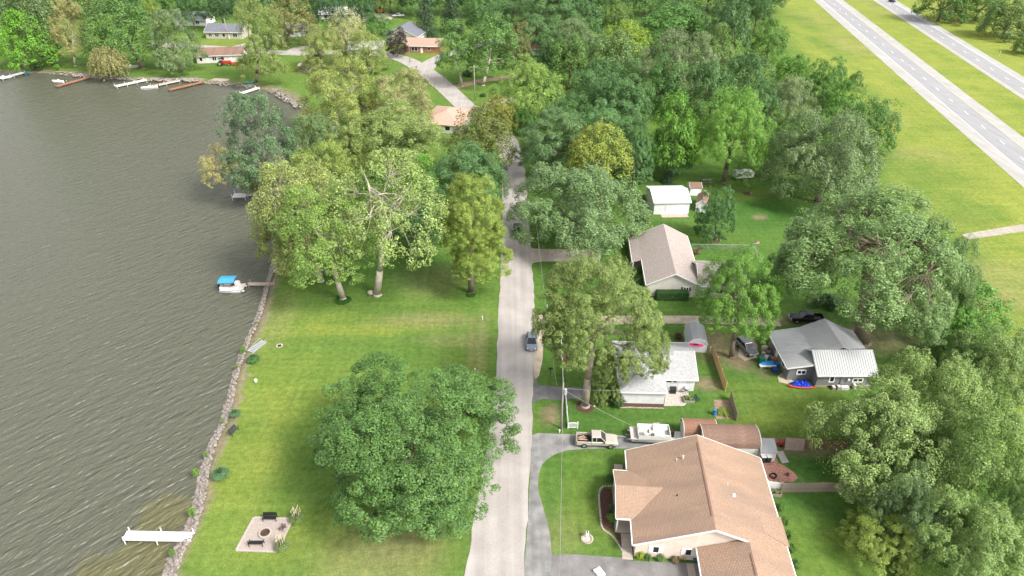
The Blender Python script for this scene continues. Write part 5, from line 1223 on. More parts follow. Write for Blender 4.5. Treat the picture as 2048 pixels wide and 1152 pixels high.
# ------------------------------------------------------------------ vehicles
def paint(name, c, metal=.3): return mat('paint_'+name, c, .28, .04, 1.0, metal=metal, spec=.6)
LIGHT=mat('headlamp',(.75,.76,.78),.2,.05); TAIL=mat('tail_lamp',(.35,.02,.02),.3,.1); PLASTIC=mat('plastic_trim',(.03,.03,.032),.6,.1); SEATM=mat('seat',(.05,.05,.05),.7,.2)
def sec(x, w, z0, z1, r=.12, tw=None):
    tw = tw if tw is not None else w
    return [(x,-w+r,z0),(x,w-r,z0),(x,w,z0+r),(x,w,z1-(z1-z0)*.4),(x,tw,z1-r*.6),(x,tw-r,z1),(x,-tw+r,z1),(x,-tw,z1-r*.6),(x,-w,z1-(z1-z0)*.4),(x,-w,z0+r)]
def wheel(root, x, y, r=.35, w=.24):
    t=MB().tube((x,y-w/2,r),(x,y+w/2,r),r,r,16).build('wheel', TYRE, root); s=1 if y>0 else -1
    MB().tube((x,y+s*(w/2-.02),r),(x,y+s*(w/2+.012),r),r*.62,r*.58,14).build('rim', RIM, t)
def car(loc, rot, pm, label, kind='suv', name='parked_car', cat='car'):
    e=empty(name,loc,rot,label,cat); L=4.5; 
    if kind=='suv': hb=.98; rf=1.62
    else: hb=.90; rf=1.42
    MB().loft([sec(-2.28,.70,.42,.86),sec(-2.2,.86,.30,hb),sec(-1.2,.92,.25,hb),sec(.6,.92,.25,hb),sec(1.2,.91,.25,hb-.06),sec(1.9,.86,.28,hb-.14),sec(2.24,.72,.36,hb-.26)]).build('body', pm, e, smooth=False, bevel=.03)
    if kind=='suv': st=[(-2.1,.80,.84,hb+.02),(-1.75,.78,.66,rf-.06),(.25,.78,.66,rf-.03),(1.1,.80,.80,hb-.02)]
    else: st=[(-1.9,.80,.84,hb),(-1.2,.74,.62,rf-.06),(.1,.74,.62,rf-.03),(1.15,.80,.80,hb-.04)]
    g=[]
    for (x,w,tw,z) in st: g.append([(x,-w,hb-.1),(x,w,hb-.1),(x,tw,z),(x,-tw,z)])
    MB().loft(g).build('window_glass', GLASS, e)
    a,b=st[1],st[2]
    MB().loft([[(a[0]-.12,-a[2]-.02,a[3]-.01),(a[0]-.12,a[2]+.02,a[3]-.01),(a[0]-.1,a[2]-.06,a[3]+.06),(a[0]-.1,-a[2]+.06,a[3]+.06)],[(b[0]+.08,-b[2]-.02,b[3]-.02),(b[0]+.08,b[2]+.02,b[3]-.02),(b[0],b[2]-.06,b[3]+.05),(b[0],-b[2]+.06,b[3]+.05)]]).build('roof', pm, e)
    for s in (-1,1):
        for (p0,p1) in ((st[0],st[1]),(st[2],st[3])):
            MB().tube((p0[0],s*p0[2],p0[3]),(p1[0],s*p1[2],p1[3]),.045,.045,6).build('pillar', pm, e)
        MB().tube((-.55,s*.86,hb-.06),(-.55,s*.67,rf-.04),.05,.05,6).build('pillar', pm, e)
        MB().ell((2.08,s*.58,hb-.3),(.16,.2,.09),8,5).build('headlight', LIGHT, e); MB().box(-2.29,-2.2,s*.62-.12,s*.62+.12,.72,.9).build('taillight', TAIL, e)
        MB().box(.72,.9,s*.9-.04+s*.06,s*.9+.04+s*.06,hb-.06,hb+.09).build('mirror', pm, e)
        wheel(e,1.42,s*.83); wheel(e,-1.38,s*.83)
    MB().box(2.12,2.24,-.45,.45,.48,.62).build('grille', PLASTIC, e); MB().box(2.26,2.29,-.26,.26,.40,.5).build('number_plate', WHITE, e)
    return e
def pickup(loc, rot, pm, label, load=None):
    e=empty('pickup_truck',loc,rot,label,'pickup truck')
    MB().loft([sec(-.75,.96,.45,1.12),sec(1.0,.97,.45,1.12),sec(1.15,.97,.45,1.12),sec(2.3,.94,.45,1.06),sec(2.78,.84,.5,.94)]).build('body', pm, e, bevel=.03)
    g=[[(-.72,-.86,1.0),(-.72,.86,1.0),(-.72,.72,1.78),(-.72,-.72,1.78)],[(.45,-.86,1.0),(.45,.86,1.0),(.45,.72,1.82),(.45,-.72,1.82)],[(1.22,-.86,1.0),(1.22,.86,1.0),(1.22,.82,1.08),(1.22,-.82,1.08)]]
    MB().loft(g).build('window_glass', GLASS, e)
    MB().loft([[(-.78,-.76,1.74),(-.78,.76,1.74),(-.76,.68,1.86),(-.76,-.68,1.86)],[(.52,-.76,1.77),(.52,.76,1.77),(.44,.68,1.88),(.44,-.68,1.88)]]).build('roof', pm, e, bevel=.03)
    for s in (-1,1):
        for p,q in (((-.7,.87,1.08),(-.7,.74,1.78)),((-.12,.88,1.08),(-.12,.75,1.78)),((1.2,.85,1.1),(.48,.74,1.8))): MB().tube((p[0],s*p[1],p[2]),(q[0],s*q[1],q[2]),.06,.06,6).build('pillar', pm, e)
        MB().box(-2.78,-.78,*sorted((s*.97,s*.83)),.5,1.12).build('bed_side', pm, e, bevel=.03)
        MB().box(2.66,2.8,*sorted((s*.5,s*.82)),.72,.9).build('headlight', LIGHT, e); MB().box(-2.84,-2.77,*sorted((s*.86,s*.97)),.7,1.0).build('taillight', TAIL, e)
        MB().box(.85,1.0,*sorted((s*.98,s*1.16)),1.08,1.3).build('mirror', PLASTIC, e)
        wheel(e,1.85,s*.87,.4,.26); wheel(e,-1.75,s*.87,.4,.26)
    MB().box(-2.8,-2.7,-.83,.83,.5,1.1).build('tailgate', pm, e); MB().box(-2.72,-.78,-.83,.83,.55,.66).build('bed_floor', PLASTIC, e); MB().box(-2.98,-2.8,-.85,.85,.42,.58).build('rear_bumper', RIM, e); MB().box(2.76,2.95,-.88,.88,.42,.62).build('front_bumper', RIM, e); MB().box(2.74,2.8,-.5,.5,.66,.9).build('grille', PLASTIC, e)
    if load:
        for i in range(9):
            MB().box(-.5,.5,-.05,.05,0,.05).build('board', WOOD_NEW if i%2 else mat('load_pink',(.5,.32,.25),.8,.2), load_root(e), loc=(-1.9+random.uniform(-.3,.3),random.uniform(-.5,.5),.68+.05*i), rotz=random.uniform(-.6,.6))
    return e
LR={}
def load_root(e):
    if e.name not in LR:
        r=empty('scrap_boards',e.matrix_basis @ Vector((0,0,0)),e.rotation_euler.z,'loose pile of tan boards in the bed of the tan pickup','lumber'); LR[e.name]=r
    return LR[e.name]
g=G(1063,688); car((g.x,g.y,.03),R(-92),paint('blue_grey',(.20,.25,.31)),'blue-grey hatchback driving down the road towards the camera','sedan','car')
g=G(1035,468); car((g.x,g.y,.03),R(-90),paint('black',(.012,.012,.014)),'black car on the road under the tree canopy','suv','car')
g=G(1492,700); car((g.x,g.y,.015),R(-72),paint('dark_silver',(.22,.23,.24),.6),'dark silver SUV parked beside the bright green leafy tree','suv')
g=G(1784,4); car((g.x,g.y,.05),R(-80),paint('dark_car',(.05,.05,.06)),'dark car on the far highway lane at the top edge','sedan','car')
g=G(1193,887); pickup((g.x,g.y,.02),R(-3),paint('champagne',(.55,.50,.44),.25),'tan extended-cab pickup parked on the curved drive',True)
g=G(1612,642); pickup((g.x,g.y,.02),R(176),paint('black2',(.014,.014,.016)),'black pickup parked behind the grey house')
MB().box(-2.5,-1.2,-.7,.7,0,.35)
g=G(797,34); pickup((g.x,g.y,.03),R(185),paint('white2',(.75,.75,.76),.0),'white pickup far away at the top beside the spruces')
g=G(1485,358); TRL=empty('trailer',(g.x-2.2,g.y,0),R(8),'white utility trailer on the lawn under the bright green tree','trailer')
MB().loft([[(0,-1.0,.5),(0,1.0,.5),(0,1.0,2.1),(0,-1.0,2.1)],[(4.2,-1.0,.5),(4.2,1.0,.5),(4.2,1.0,2.1),(4.2,-1.0,2.1)],[(4.9,-.7,.6),(4.9,.7,.6),(4.9,.7,1.7),(4.9,-.7,1.7)]]).build('body', WHITE, TRL, bevel=.08); MB().box(4.9,6.0,-.06,.06,.45,.55).build('drawbar', BLACK, TRL)
for s in (-1,1): wheel(TRL,1.8,s*1.02,.34,.2)
# red tractor on the far lawn
g=G(461,131); RT=empty('tractor',(g.x-3,g.y,0),R(5),'red tractor with loader on the far lawn beside the tall pale tree','tractor'); RED=mat('red_paint',(.45,.03,.025),.45,.1)
MB().box(.3,3.4,-.6,.6,.8,1.7).build('hood', RED, RT, bevel=.08); MB().box(-1.2,.3,-.8,.8,.7,1.2).build('chassis', RED, RT); MB().box(-.6,.0,-.4,.4,1.2,1.7).build('seat', SEATM, RT)
MB().box(-1.1,.3,-.85,.85,2.5,2.6).build('canopy', BLACK, RT); MB().box(4.2,5.0,-1.2,1.2,.2,1.0).build('bucket', RED, RT)
for s in (-1,1):
    MB().tube((-.9,s*.75,1.2),(-.9,s*.75,2.5),.05,.05,6).build('post', BLACK, RT); MB().tube((.2,s*.9,1.6),(4.4,s*.9,.8),.09,.09,6).build('loader_arm', RED, RT)
    wheel(RT,-.6,s*1.0,.85,.45); wheel(RT,2.7,s*.9,.5,.3)
g=G(772,26); OT=empty('excavator',(g.x-3,g.y,0),R(20),'small orange machine on the gravel at the top','machine'); ORG=mat('orange_paint',(.50,.16,.03),.5,.1)
MB().box(-1.5,1.5,-1,1,.7,1.9).build('body', ORG, OT, bevel=.1); MB().box(-.8,.6,-.7,.7,1.9,2.9).build('cab', GLASS, OT); MB().tube((1.4,0,1.6),(3.2,0,3.4),.2,.18,6).build('boom', ORG, OT)
for s in (-1,1): MB().box(-1.9,1.9,s*1.1-.25,s*1.1+.25,0,.7).build('track', TYRE, OT, bevel=.2)

# ------------------------------------------------------------------ boats and docks
VINYL=mat('vinyl_white',(.74,.73,.71),.45,.05); DECKM=mat('boat_deck',(.50,.45,.42),.8,.1,3); ALU=mat('aluminium',(.62,.63,.65),.35,.06,metal=.6); CANV=mat('blue_canvas',(.05,.30,.58),.8,.1)
def pontoon(loc, rot, label, L=6.6, canopy=True, trailer=False):
    e=empty('pontoon_boat',loc,rot,label,'boat'); zb=.75 if trailer else .3
    for s in (-1,1):
        MB().path([(-L/2,s*.85,zb),(L/2-.7,s*.85,zb),(L/2,s*.85,zb+.15)],[.3,.3,.06],10).build('pontoon', ALU, e, smooth=True)
    zd=zb+.35
    MB().box(-L/2+.1,L/2-.3,-1.2,1.2,zd,zd+.1).build('deck', DECKM, e)
    for s in (-1,1): MB().box(-L/2+.3,L/2-1.3,s*1.17-.03,s*1.17+.03,zd+.12,zd+.75).build('side_panel', VINYL, e)
    MB().box(-L/2+.27,-L/2+.33,-1.1,1.1,zd+.12,zd+.75).build('end_panel', VINYL, e); MB().box(L/2-1.33,L/2-1.27,-1.1,1.1,zd+.12,zd+.75).build('end_panel', VINYL, e)
    for s in (-1,1):
        MB().tube((-L/2+.3,s*1.17,zd+.8),(L/2-1.3,s*1.17,zd+.8),.03,.03,6).build('rail', ALU, e)
        b=MB().box(-L/2+.45,-.5,s*.82-.28,s*.82+.28,zd+.1,zd+.5).build('bench', VINYL, e, bevel=.04); MB().box(-L/2+.45,-.5,*sorted((s*1.02,s*1.13)),zd+.5,zd+.85).build('backrest', VINYL, b)
    b=MB().box(.4,L/2-1.5,-1.05,-.5,zd+.1,zd+.5).build('bench', VINYL, e, bevel=.04)
    MB().box(.3,.9,.2,.95,zd+.1,zd+1.0).build('console', VINYL, e, bevel=.05); MB().box(-.55,-.1,.35,.8,zd+.1,zd+.55).build('helm_seat', SEATM, e, bevel=.05); MB().box(.3,.36,.25,.9,zd+1.0,zd+1.25).build('windscreen', GLASS, e)
    MB().box(-L/2-.35,-L/2+.1,-.2,.2,zb+.05,zd+.8).build('outboard_motor', BLACK, e, bevel=.06)
    if canopy:
        n=6; mb=MB(); z0=zd+2.0; A=[]
        for i in range(n+1):
            x=-L/2+.2+i*2.9/n; A+=[(x,-1.25,z0-.18),(x,0,z0+.12*math.sin(math.pi*i/n)+.05),(x,1.25,z0-.18)]
        F=[]
        for i in range(n):
            for k in range(2): F.append((3*i+k,3*i+k+1,3*i+k+4,3*i+k+3))
        mb.add(A,F); c=mb.build('canopy', CANV, e); so=c.modifiers.new('s','SOLIDIFY'); so.thickness=.04
        for s in (-1,1):
            for x in (-L/2+.25,-L/2+3.05): MB().tube((-L/2+1.6,s*1.17,zd+.8),(x,s*1.22,z0-.18),.025,.025,5).build('canopy_pole', ALU, e)
    if trailer:
        f=MB()
        for s in (-1,1): f.box(-3.0,3.2,s*.45-.05,s*.45+.05,.35,.47)
        for x in (-2.5,0,2.5): f.box(x-.05,x+.05,-.9,.9,.3,.4)
        f.box(3.2,4.4,-.05,.05,.35,.45).build('trailer_frame', STEEL, e)
        for s in (-1,1): wheel(e,-.6,s*.98,.28,.18)
    return e
g=G(466,582,Z_W); pontoon((g.x,g.y+.4,Z_W-.15),R(3),'pontoon boat with bright blue canopy moored at the small wooden dock',4.7)
g=G(1298,882); pontoon((g.x,g.y+.2,.02),R(-3+180),'white pontoon boat on a trailer behind the tan pickup',5.9,False,True)
def dock(p0, p1, w, m_, label, posts=WHITE, side=0, z=.1, tee=None, plank=.16, n_posts=3, name='dock'):
    a=G(*p0,z); b=G(*p1,z); d=(b-a); L=d.length; rot=math.atan2(d.y,d.x); e=empty(name,(a.x,a.y,Z_W),rot,label,'dock'); h=z-Z_W
    fr=MB(); fr.box(0,L,-w/2+.02,-w/2+.1,h-.22,h-.05); fr.box(0,L,w/2-.1,w/2-.02,h-.22,h-.05); 
    f_=fr.add([],[]).build('stringer', posts, e); f_['kind']='stuff'
    pl=None; n=int(L/plank)
    for i in range(n):
        if pl is None: o=MB().box(0,plank-.025,-w/2,w/2,-.045,0).build('plank', m_, e); pl=o.data
        else: o=bpy.data.objects.new('plank',pl); COL.objects.link(o); o.parent=e
        o.location=(i*plank,random.uniform(-.01,.01),h+random.uniform(-.006,.006))
    for i in range(n_posts):
        for s in (-1,1): MB().tube((.25+i*(L-.5)/max(1,n_posts-1),s*(w/2+.06),-1.0),(.25+i*(L-.5)/max(1,n_posts-1),s*(w/2+.06),h+.55),.06,.06,8).build('post', posts, e)
    if tee:
        TL,TW,off=tee
        MB().box(-TW,-.02,off-TL/2,off+TL/2,h-.12,h).build('platform', m_, e)
        for s in (-1,1):
            for x in (-TW+.1,-.1): MB().tube((x,off+s*(TL/2+.05),-1),(x,off+s*(TL/2+.05),h+.8),.06,.06,8).build('post', posts, e)
    return e
DOCKW=mat('dock_white',(.70,.69,.67),.75,.12,2.2); DOCKR=mat('dock_red_brown',(.36,.16,.09),.85,.2,2); DOCKT=mat('dock_tan',(.48,.36,.27),.85,.15,2)
dock((249,1070),(386,1073),1.25,DOCKW,'long white plank dock at the bottom left shore',z=.05,n_posts=3)
dock((496,567),(549,567),.9,DOCKT,'short tan wooden dock beside the blue-canopied pontoon boat',STEEL,z=-.05,n_posts=2)
dock((494,388),(562,386),1.1,DOCKW,'white dock with wide end platform at the tree point',z=.1,tee=(2.2,3.1,-.5),n_posts=3)
dock((112,172),(178,154),1.6,DOCKR,'red-brown dock on the far left shore',WOOD_BROWN,n_posts=3)
dock((230,172),(292,159),1.8,DOCKW,'white dock with tall posts on the far shore',n_posts=4)
dock((302,172),(358,160),1.7,DOCKT,'tan dock right of the white dock with posts on the far shore',n_posts=3)
dock((338,179),(406,163),1.6,DOCKR,'pinkish red dock on the far shore beside the stones',WOOD_BROWN,n_posts=4)
dock((482,186),(516,175),1.6,DOCKW,'white dock near the tall pale tree on the far shore',n_posts=2)
dock((0,157),(47,144),1.8,DOCKW,'white dock at the left edge of the far shore',n_posts=3)
def small_boat(px,py,rot,m_,label,L=5.0,z=Z_W,name='motor_boat',W=1.0,seat=True):
    g=G(px,py,z); e=empty(name,(g.x,g.y,z),R(rot),label,'boat')
    def s_(x,w,zb,zt): return [(x,-w*.55,zb),(x,w*.55,zb),(x,w,zt),(x,w*.85,zt),(x,w*.45,zb+.15),(x,-w*.45,zb+.15),(x,-w*.85,zt),(x,-w,zt)]
    MB().loft([s_(-L/2,W*.9,.02,.7),s_(0,W,.0,.7),s_(L*.3,W*.8,.03,.78),s_(L/2,W*.12,.3,.9)]).build('hull', m_, e)
    if seat:
        for x in (-L*.25,L*.1): MB().box(x-.2,x+.2,-W*.7,W*.7,.35,.45).build('seat', VINYL, e)
        MB().box(-L*.05,L*.05,-.4,.4,.45,1.2).build('console', VINYL, e); MB().box(-L/2-.35,-L/2,-.2,.2,.2,1.2).build('motor', BLACK, e)
    return e
small_boat(118,166,170,VINYL,'small white motor boat moored at the red-brown dock'); small_boat(8,158,20,mat('boat_grey',(.5,.5,.52)),'grey boat beside the left edge dock'); small_boat(262,136,10,mat('boat_pale',(.6,.6,.57)),'pale fishing boat parked on the grass of the far shore',6,0.05)
small_boat(300,178,-160,VINYL,'white boat moored between the two docks of the far shore',5.5); small_boat(53,148,0,mat('teal',(.03,.22,.17)),'small teal rowboat at the far left shore',3.2,Z_W+.1,'rowboat',.7,False)
def kayak(loc, rot, m_, label, L=3.6, w=.38, h=.3, name='kayak', tilt=0):
    e=empty(name,loc,rot,label,'kayak'); S=[]
    for t in (-1,-.8,-.4,0,.4,.8,1):
        k=math.sqrt(max(0,1-t*t))*.95+.05; S.append([(t*L/2,w*k*math.cos(a*math.pi/4),h/2*(1+math.sin(a*math.pi/4)*max(.25,k))+.1*abs(t)**3) for a in range(8)])
    MB().loft(S).build('hull', m_, e, smooth=True); MB().ell((0,0,h*.98),(.5,w*.55,.05),12,4).build('cockpit', BLACK, e); return e
g=G(1387,704); kayak((g.x,g.y-.3,1.5),R(-12),mat('pink_plastic',(.75,.03,.22),.45,.05),'bright pink kayak stored on the front of the gambrel shed',2.6,.4)
g=G(500,166); kayak((g.x,g.y,0),R(20),mat('teal_plastic',(.02,.25,.25),.45,.05),'teal kayak on the far lawn beside the white dock',4.6,.5,.5)

# ------------------------------------------------------------------ fences
def fence_line(pts, build, label, name='fence', cat='fence'):
    a=Vector(pts[0]); e=empty(name,(a.x,a.y,0),0,label,cat)
    for i in range(len(pts)-1):
        p=Vector(pts[i]).xy; q=Vector(pts[i+1]).xy; build(e,p-a.xy,q-a.xy)
    return e
def rail_fence(h=1.15, gap=.14, pw=.07, m_=WHITE, post=.13, solid=False):
    def f(e,p,q):
        d=q-p; L=d.length; rot=math.atan2(d.y,d.x); n=max(1,int(L/2.2))
        for i in range(n+1):
            c=p+d*(i/n); MB().box(-post/2,post/2,-post/2,post/2,0,h+.1).build('post', m_, e, loc=(c.x,c.y,0), rotz=rot)
        for z in (.15,h-.12): MB().box(0,L,-.025,.025,z,z+.1).build('rail', m_, e, loc=(p.x,p.y,0), rotz=rot)
        mb=MB(); x=.1
        while x<L: mb.box(x,x+pw,-.012,.012,.16,h); x+=gap
        stuff(mb.build('pickets', m_, e, loc=(p.x,p.y,0), rotz=rot))
    return f
fence_line([G(1137,664),G(1121,664),G(1126,770)],rail_fence(),'white picket fence with corner return beside the oval bed')
fence_line([G(1131,796),G(1136,857),G(1155,857)],rail_fence(),'white picket fence with corner return near the tan pickup')
BM={}
def board_fence(h, m_, bw=.16, rails=True, cap=None):
    def f(e,p,q):
        d=q-p; L=d.length; rot=math.atan2(d.y,d.x); n=max(1,int(L/bw)); key=(h,m_.name,bw)
        if key not in BM: BM[key]=MB().box(0,bw-.015,-.012,.012,.03,h).mesh('board'); BM[key].materials.append(m_)
        for i in range(n):
            o=bpy.data.objects.new('board',BM[key]); COL.objects.link(o); o.parent=e; c=p+d*(i/n); o.location=(c.x,c.y,random.uniform(-.03,.02)); o.rotation_euler=(0,0,rot)
        for i in range(max(1,int(L/2.4))+1):
            c=p+d*(i/max(1,int(L/2.4))); MB().box(-.06,.06,.02,.13,0,h+.05).build('post', m_, e, loc=(c.x,c.y,0), rotz=rot)
        for z in (.3,h-.3): MB().box(0,L,.013,.06,z,z+.1).build('rail', m_, e, loc=(p.x,p.y,0), rotz=rot)
    return f
fence_line([G(1424,708),G(1449,782)],board_fence(1.8,WOOD_NEW),'new tan board fence between the white and grey houses')
fence_line([G(1459,798),G(1471,842)],board_fence(1.6,WOOD_GREY),'short weathered grey board fence beside the garden plot')
fence_line([G(1561,985),G(1640,984),G(1752,984),G(1800,986)],board_fence(1.75,WOOD_GREY,.18),'long weathered plank fence crossing the rear lawn')
fence_line([G(1531,978),G(1561,982)],board_fence(1.5,WHITE,.3),'white vinyl fence panel at the rear corner of the brown-roofed house')
def slat_fence(h,m_,n):
    def f(e,p,q):
        d=q-p; L=d.length; rot=math.atan2(d.y,d.x)
        for i in range(n): MB().box(0,L,-.02,.02,.1+i*h/n,.1+i*h/n+h/n*.82).build('slat', m_, e, loc=(p.x,p.y,0), rotz=rot)
        k=max(1,int(L/2.4))
        for i in range(k+1):
            c=p+d*(i/k); MB().box(-.07,.07,-.1,.0,0,h+.15).build('post', m_, e, loc=(c.x,c.y,0), rotz=rot)
    return f
fence_line([G(1515,890),G(1568,892)],slat_fence(1.5,WOOD_BROWN,4),'brown horizontal slat fence left of the plank gate')
fence_line([G(1606,893),G(1690,898)],slat_fence(1.5,WOOD_BROWN,4),'brown horizontal slat fence right of the plank gate')
g=G(1568,897); q=G(1607,899); rt=empty('plank_gate',(g.x,g.y,0),math.atan2(q.y-g.y,q.x-g.x),'leaning grey plank deck section between the brown slat fences','gate')
W_=(q-g).length; n=int(W_/.16)
for i in range(n):
    o=MB().add([(i*.16,-.25,0),(i*.16+.145,-.25,0),(i*.16+.145,.35,1.65),(i*.16,.35,1.65),(i*.16,-.21,0),(i*.16+.145,-.21,0),(i*.16+.145,.39,1.65),(i*.16,.39,1.65)],[(0,1,2,3),(7,6,5,4),(0,4,5,1),(1,5,6,2),(2,6,7,3),(3,7,4,0)]).build('plank', mat('plank_rose',(.36,.27,.23),.9,.2,2), rt)
MB().box(0,W_,.2,.28,.4,.5).build('rail', WOOD_GREY, rt)
# chain link yard
def chain(e,p,q):
    d=q-p; L=d.length; rot=math.atan2(d.y,d.x); n=max(1,int(L/2.6))
    for i in range(n+1):
        c=p+d*(i/n); MB().tube((0,0,0),(0,0,1.3),.035,.035,6).build('post', STEEL, e, loc=(c.x,c.y,0))
    MB().tube((0,0,1.25),(L,0,1.25),.025,.025,5).build('top_rail', STEEL, e, loc=(p.x,p.y,0), rotz=rot)
    mb=MB(); x=-1.2
    while x<L:
        for s in (0,1):
            x0,z0,x1,z1=(x,0.03,x+1.2,1.23) if s==0 else (x+1.2,.03,x,1.23)
            if x0<0 or x1<0 or x0>L or x1>L: continue
            mb.tube((x0,0,z0),(x1,0,z1),.006,.006,3,False)
        x+=.16
    stuff(mb.build('wire_mesh', STEEL, e, loc=(p.x,p.y,0), rotz=rot))
fence_line([G(1383,499),G(1508,501),G(1516,520)],chain,'chain-link fence around the yard behind the cream house')
g=G(1504,503); fl=empty('flag_pole',(g.x,g.y,0),0,'pole with a small faded striped flag at the chain-link corner','flag'); MB().tube((0,0,0),(0,0,2.4),.03,.03,6).build('pole', STEEL, fl)
f1=mat('flag_red',(.5,.08,.08),.8,.1); f2=mat('flag_pale',(.75,.72,.70),.8,.1)
for i in range(7):
    zt=2.35-i*.075; MB().prof([(.03,zt-.075),(1.1,zt-.17),(1.1,zt-.095),(.03,zt)],'y',-.012,.012).build('stripe', f1 if i%2==0 else f2, fl)
MB().prof([(.03,2.05),(.48,2.01),(.48,2.31),(.03,2.35)],'y',-.018,.018).build('canton', mat('flag_blue',(.05,.07,.22),.8,.1), fl)

# ------------------------------------------------------------------ poles and wires
POLE=mat('pole_wood',(.36,.32,.28),.9,.2,3)
def pole(px,py,top,label,arm=True,r=.15,xf=True):
    g=G(px,py); h=height_at(g,top); e=empty('utility_pole',(g.x,g.y,0),0,label,'utility pole'); MB().tube((0,0,-.2),(0,0,h),r,r*.65,9).build('pole', POLE, e, smooth=True)
    if arm:
        MB().box(-1.1,1.1,-.05,.05,h-.72,h-.62).build('crossarm', POLE, e)
        for x in (-1,0,1): MB().tube((x,0,h-.62),(x,0,h-.42),.05,.04,6).build('insulator', WHITE, e)
    if xf: MB().tube((.32,-.1,h-2.0),(.32,-.1,h-1.1),.22,.22,10).build('transformer', mat('transformer',(.42,.43,.44),.5,.1), e)
    return e,g,h
p1=pole(1122,857,765,'near grey utility pole between the white fences',False); p2=pole(950,201,130,'tall pale utility pole on the bend lawn',True,.16,False)
p3=pole(1389,611,546,'thin weathered pole beside the cream house gable',False,.11,False); p4=pole(887,160,108,'slim dark pole on the bend lawn near the road',False,.1,False); p5=pole(1046,268,236,'short dark pole beside the road above the grey-green oak',False,.12,False)
p6=pole(820,124,66,'utility pole beside the purple tree',True,.14,False); p7=pole(457,78,36,'utility pole in front of the tan far house',False,.13,False); p8=pole(622,92,48,'grey pole behind the pale flowering tree',False,.13,False); p9=pole(758,28,4,'pale pole at the top left of the spruces',False,.15,False)
WIRE=mat('wire',(.30,.30,.30),.6,.1)
def wire(a,b,sag,label,r=.018):
    a=Vector(a); b=Vector(b); e=empty('power_line',(a.x,a.y,0),0,label,'wire'); pts=[]
    for i in range(17):
        t=i/16; p=a.lerp(b,t); p.z-=sag*4*t*(1-t); pts.append(p-Vector((a.x,a.y,0)))
    MB().path(pts,[r]*17,4).build('cable', WIRE, e)
h1=p1[2]; P1=p1[1]
wire((P1.x,P1.y,h1-.45),(2.2,8,h1+1.5),1.2,'power line from the near pole towards the bottom edge',.022)
q3=p3[1]; wire((P1.x-.9,P1.y,h1-.45),(P1.x-2.2,P1.y+46,h1-.3),1.0,'power line from the near pole up along the road')
wire((P1.x,P1.y,h1-1.2),(20.5,64.5,3.4),.5,'sagging service wire from the near pole to the brown-roofed house',.02)
wire((P1.x,P1.y,h1-1.0),(17.5,75.2,2.9),.3,'service wire from the near pole to the white house',.016)

# ------------------------------------------------------------------ garden and yard things
def bench(px,py,rot,label,m_=BLACK,L=1.6):
    g=G(px,py); e=empty('bench',(g.x,g.y,.03),R(rot),label,'bench')
    for i in range(5): MB().box(-L/2,L/2,-.25+i*.1,-.17+i*.1,.42,.45).build('seat_slat', m_, e)
    for i in range(5): MB().box(-L/2,L/2,.26+i*.02,.29+i*.02,.5+i*.1,.58+i*.1).build('back_slat', m_, e)
    for s in (-1,1):
        MB().box(s*L/2-.03,s*L/2+.03,-.27,-.21,0,.65).build('leg', m_, e); MB().box(s*L/2-.03,s*L/2+.03,.26,.32,0,1.02).build('leg', m_, e); MB().box(s*L/2-.03,s*L/2+.03,-.27,.32,.62,.67).build('armrest', m_, e)
    return e
bench(541,1040,0,'black metal bench on the upper side of the fire pit patio'); bench(514,1090,180,'black metal bench on the lower side of the fire pit patio')
def chair(px,py,rot,label,m_,z=.03):
    g=G(px,py); e=empty('lawn_chair',(g.x,g.y,z),R(rot),label,'chair')
    for i in range(4): MB().box(-.26,.26,-.26+i*.13,-.15+i*.13,.36,.39).build('seat_slat', m_, e)
    for i in range(5): MB().add([(-.25+i*.105,.25,.36),(-.16+i*.105,.25,.36),(-.16+i*.105,.45,.95),(-.25+i*.105,.45,.95),(-.25+i*.105,.28,.36),(-.16+i*.105,.28,.36),(-.16+i*.105,.48,.95),(-.25+i*.105,.48,.95)],[(0,1,2,3),(7,6,5,4),(0,4,5,1),(1,5,6,2),(2,6,7,3),(3,7,4,0)]).build('back_slat', m_, e)
    for s in (-1,1):
        for y in (-.24,.24): MB().box(s*.28-.03,s*.28+.03,y-.03,y+.03,0,.56).build('leg', m_, e)
        MB().box(s*.3-.06,s*.3+.06,-.3,.32,.56,.59).build('armrest', m_, e)
    return e
chair(566,1059,-110,'dark chair on the right side of the fire pit patio',mat('chair_dark',(.16,.10,.10),.7,.2)); chair(1252,1024,-90,'blue-green chair on the porch of the brown-roofed house',mat('chair_teal',(.08,.2,.25),.6,.1),.19)
chair(1363,1118,180,'light wooden chair at the gable wall near the garage',WOOD_NEW); chair(653,547,160,'grey slatted chair under the lakeside sycamore',mat('chair_grey',(.42,.46,.48),.7,.1)); chair(648,545,200,'second grey slatted chair under the lakeside sycamore',mat('chair_grey',(.42,.46,.48),.7,.1))
bench(469,866,70,'dark bench facing the lake on the riprap edge',mat('bench_dark',(.05,.06,.06),.7,.2),1.3)
g=G(514,694); st=empty('dock_steps',(g.x,g.y,-.3),R(64),'grey metal dock steps lying on the riprap','steps')
for i in range(9): MB().box(-1.5+i*.36,-1.3+i*.36,-.55,.55,.35,.41).build('tread', mat('step_grey',(.42,.44,.46),.6,.12), st)
for s in (-1,1): MB().box(-1.6,1.75,s*.58-.05,s*.58+.05,.25,.42).build('stringer', STEEL, st); MB().tube((-1.4,s*.58,.4),(1.6,s*.58,.95),.035,.035,6).build('handrail', STEEL, st)
def firering(px,py,label):
    g=G(px,py); e=empty('fire_ring',(g.x,g.y,0),0,label,'fire pit')
    for i in range(10): a=.628*i; MB().ell((0,0,0),(.16,.13,.12),6,4,.1).build('stone', STONE, e, loc=(.45*math.cos(a),.45*math.sin(a),.06), rotz=a)
    MB().prism([(.4*math.cos(k*.524),.4*math.sin(k*.524)) for k in range(12)],0,.03).build('ash', BLACK, e)
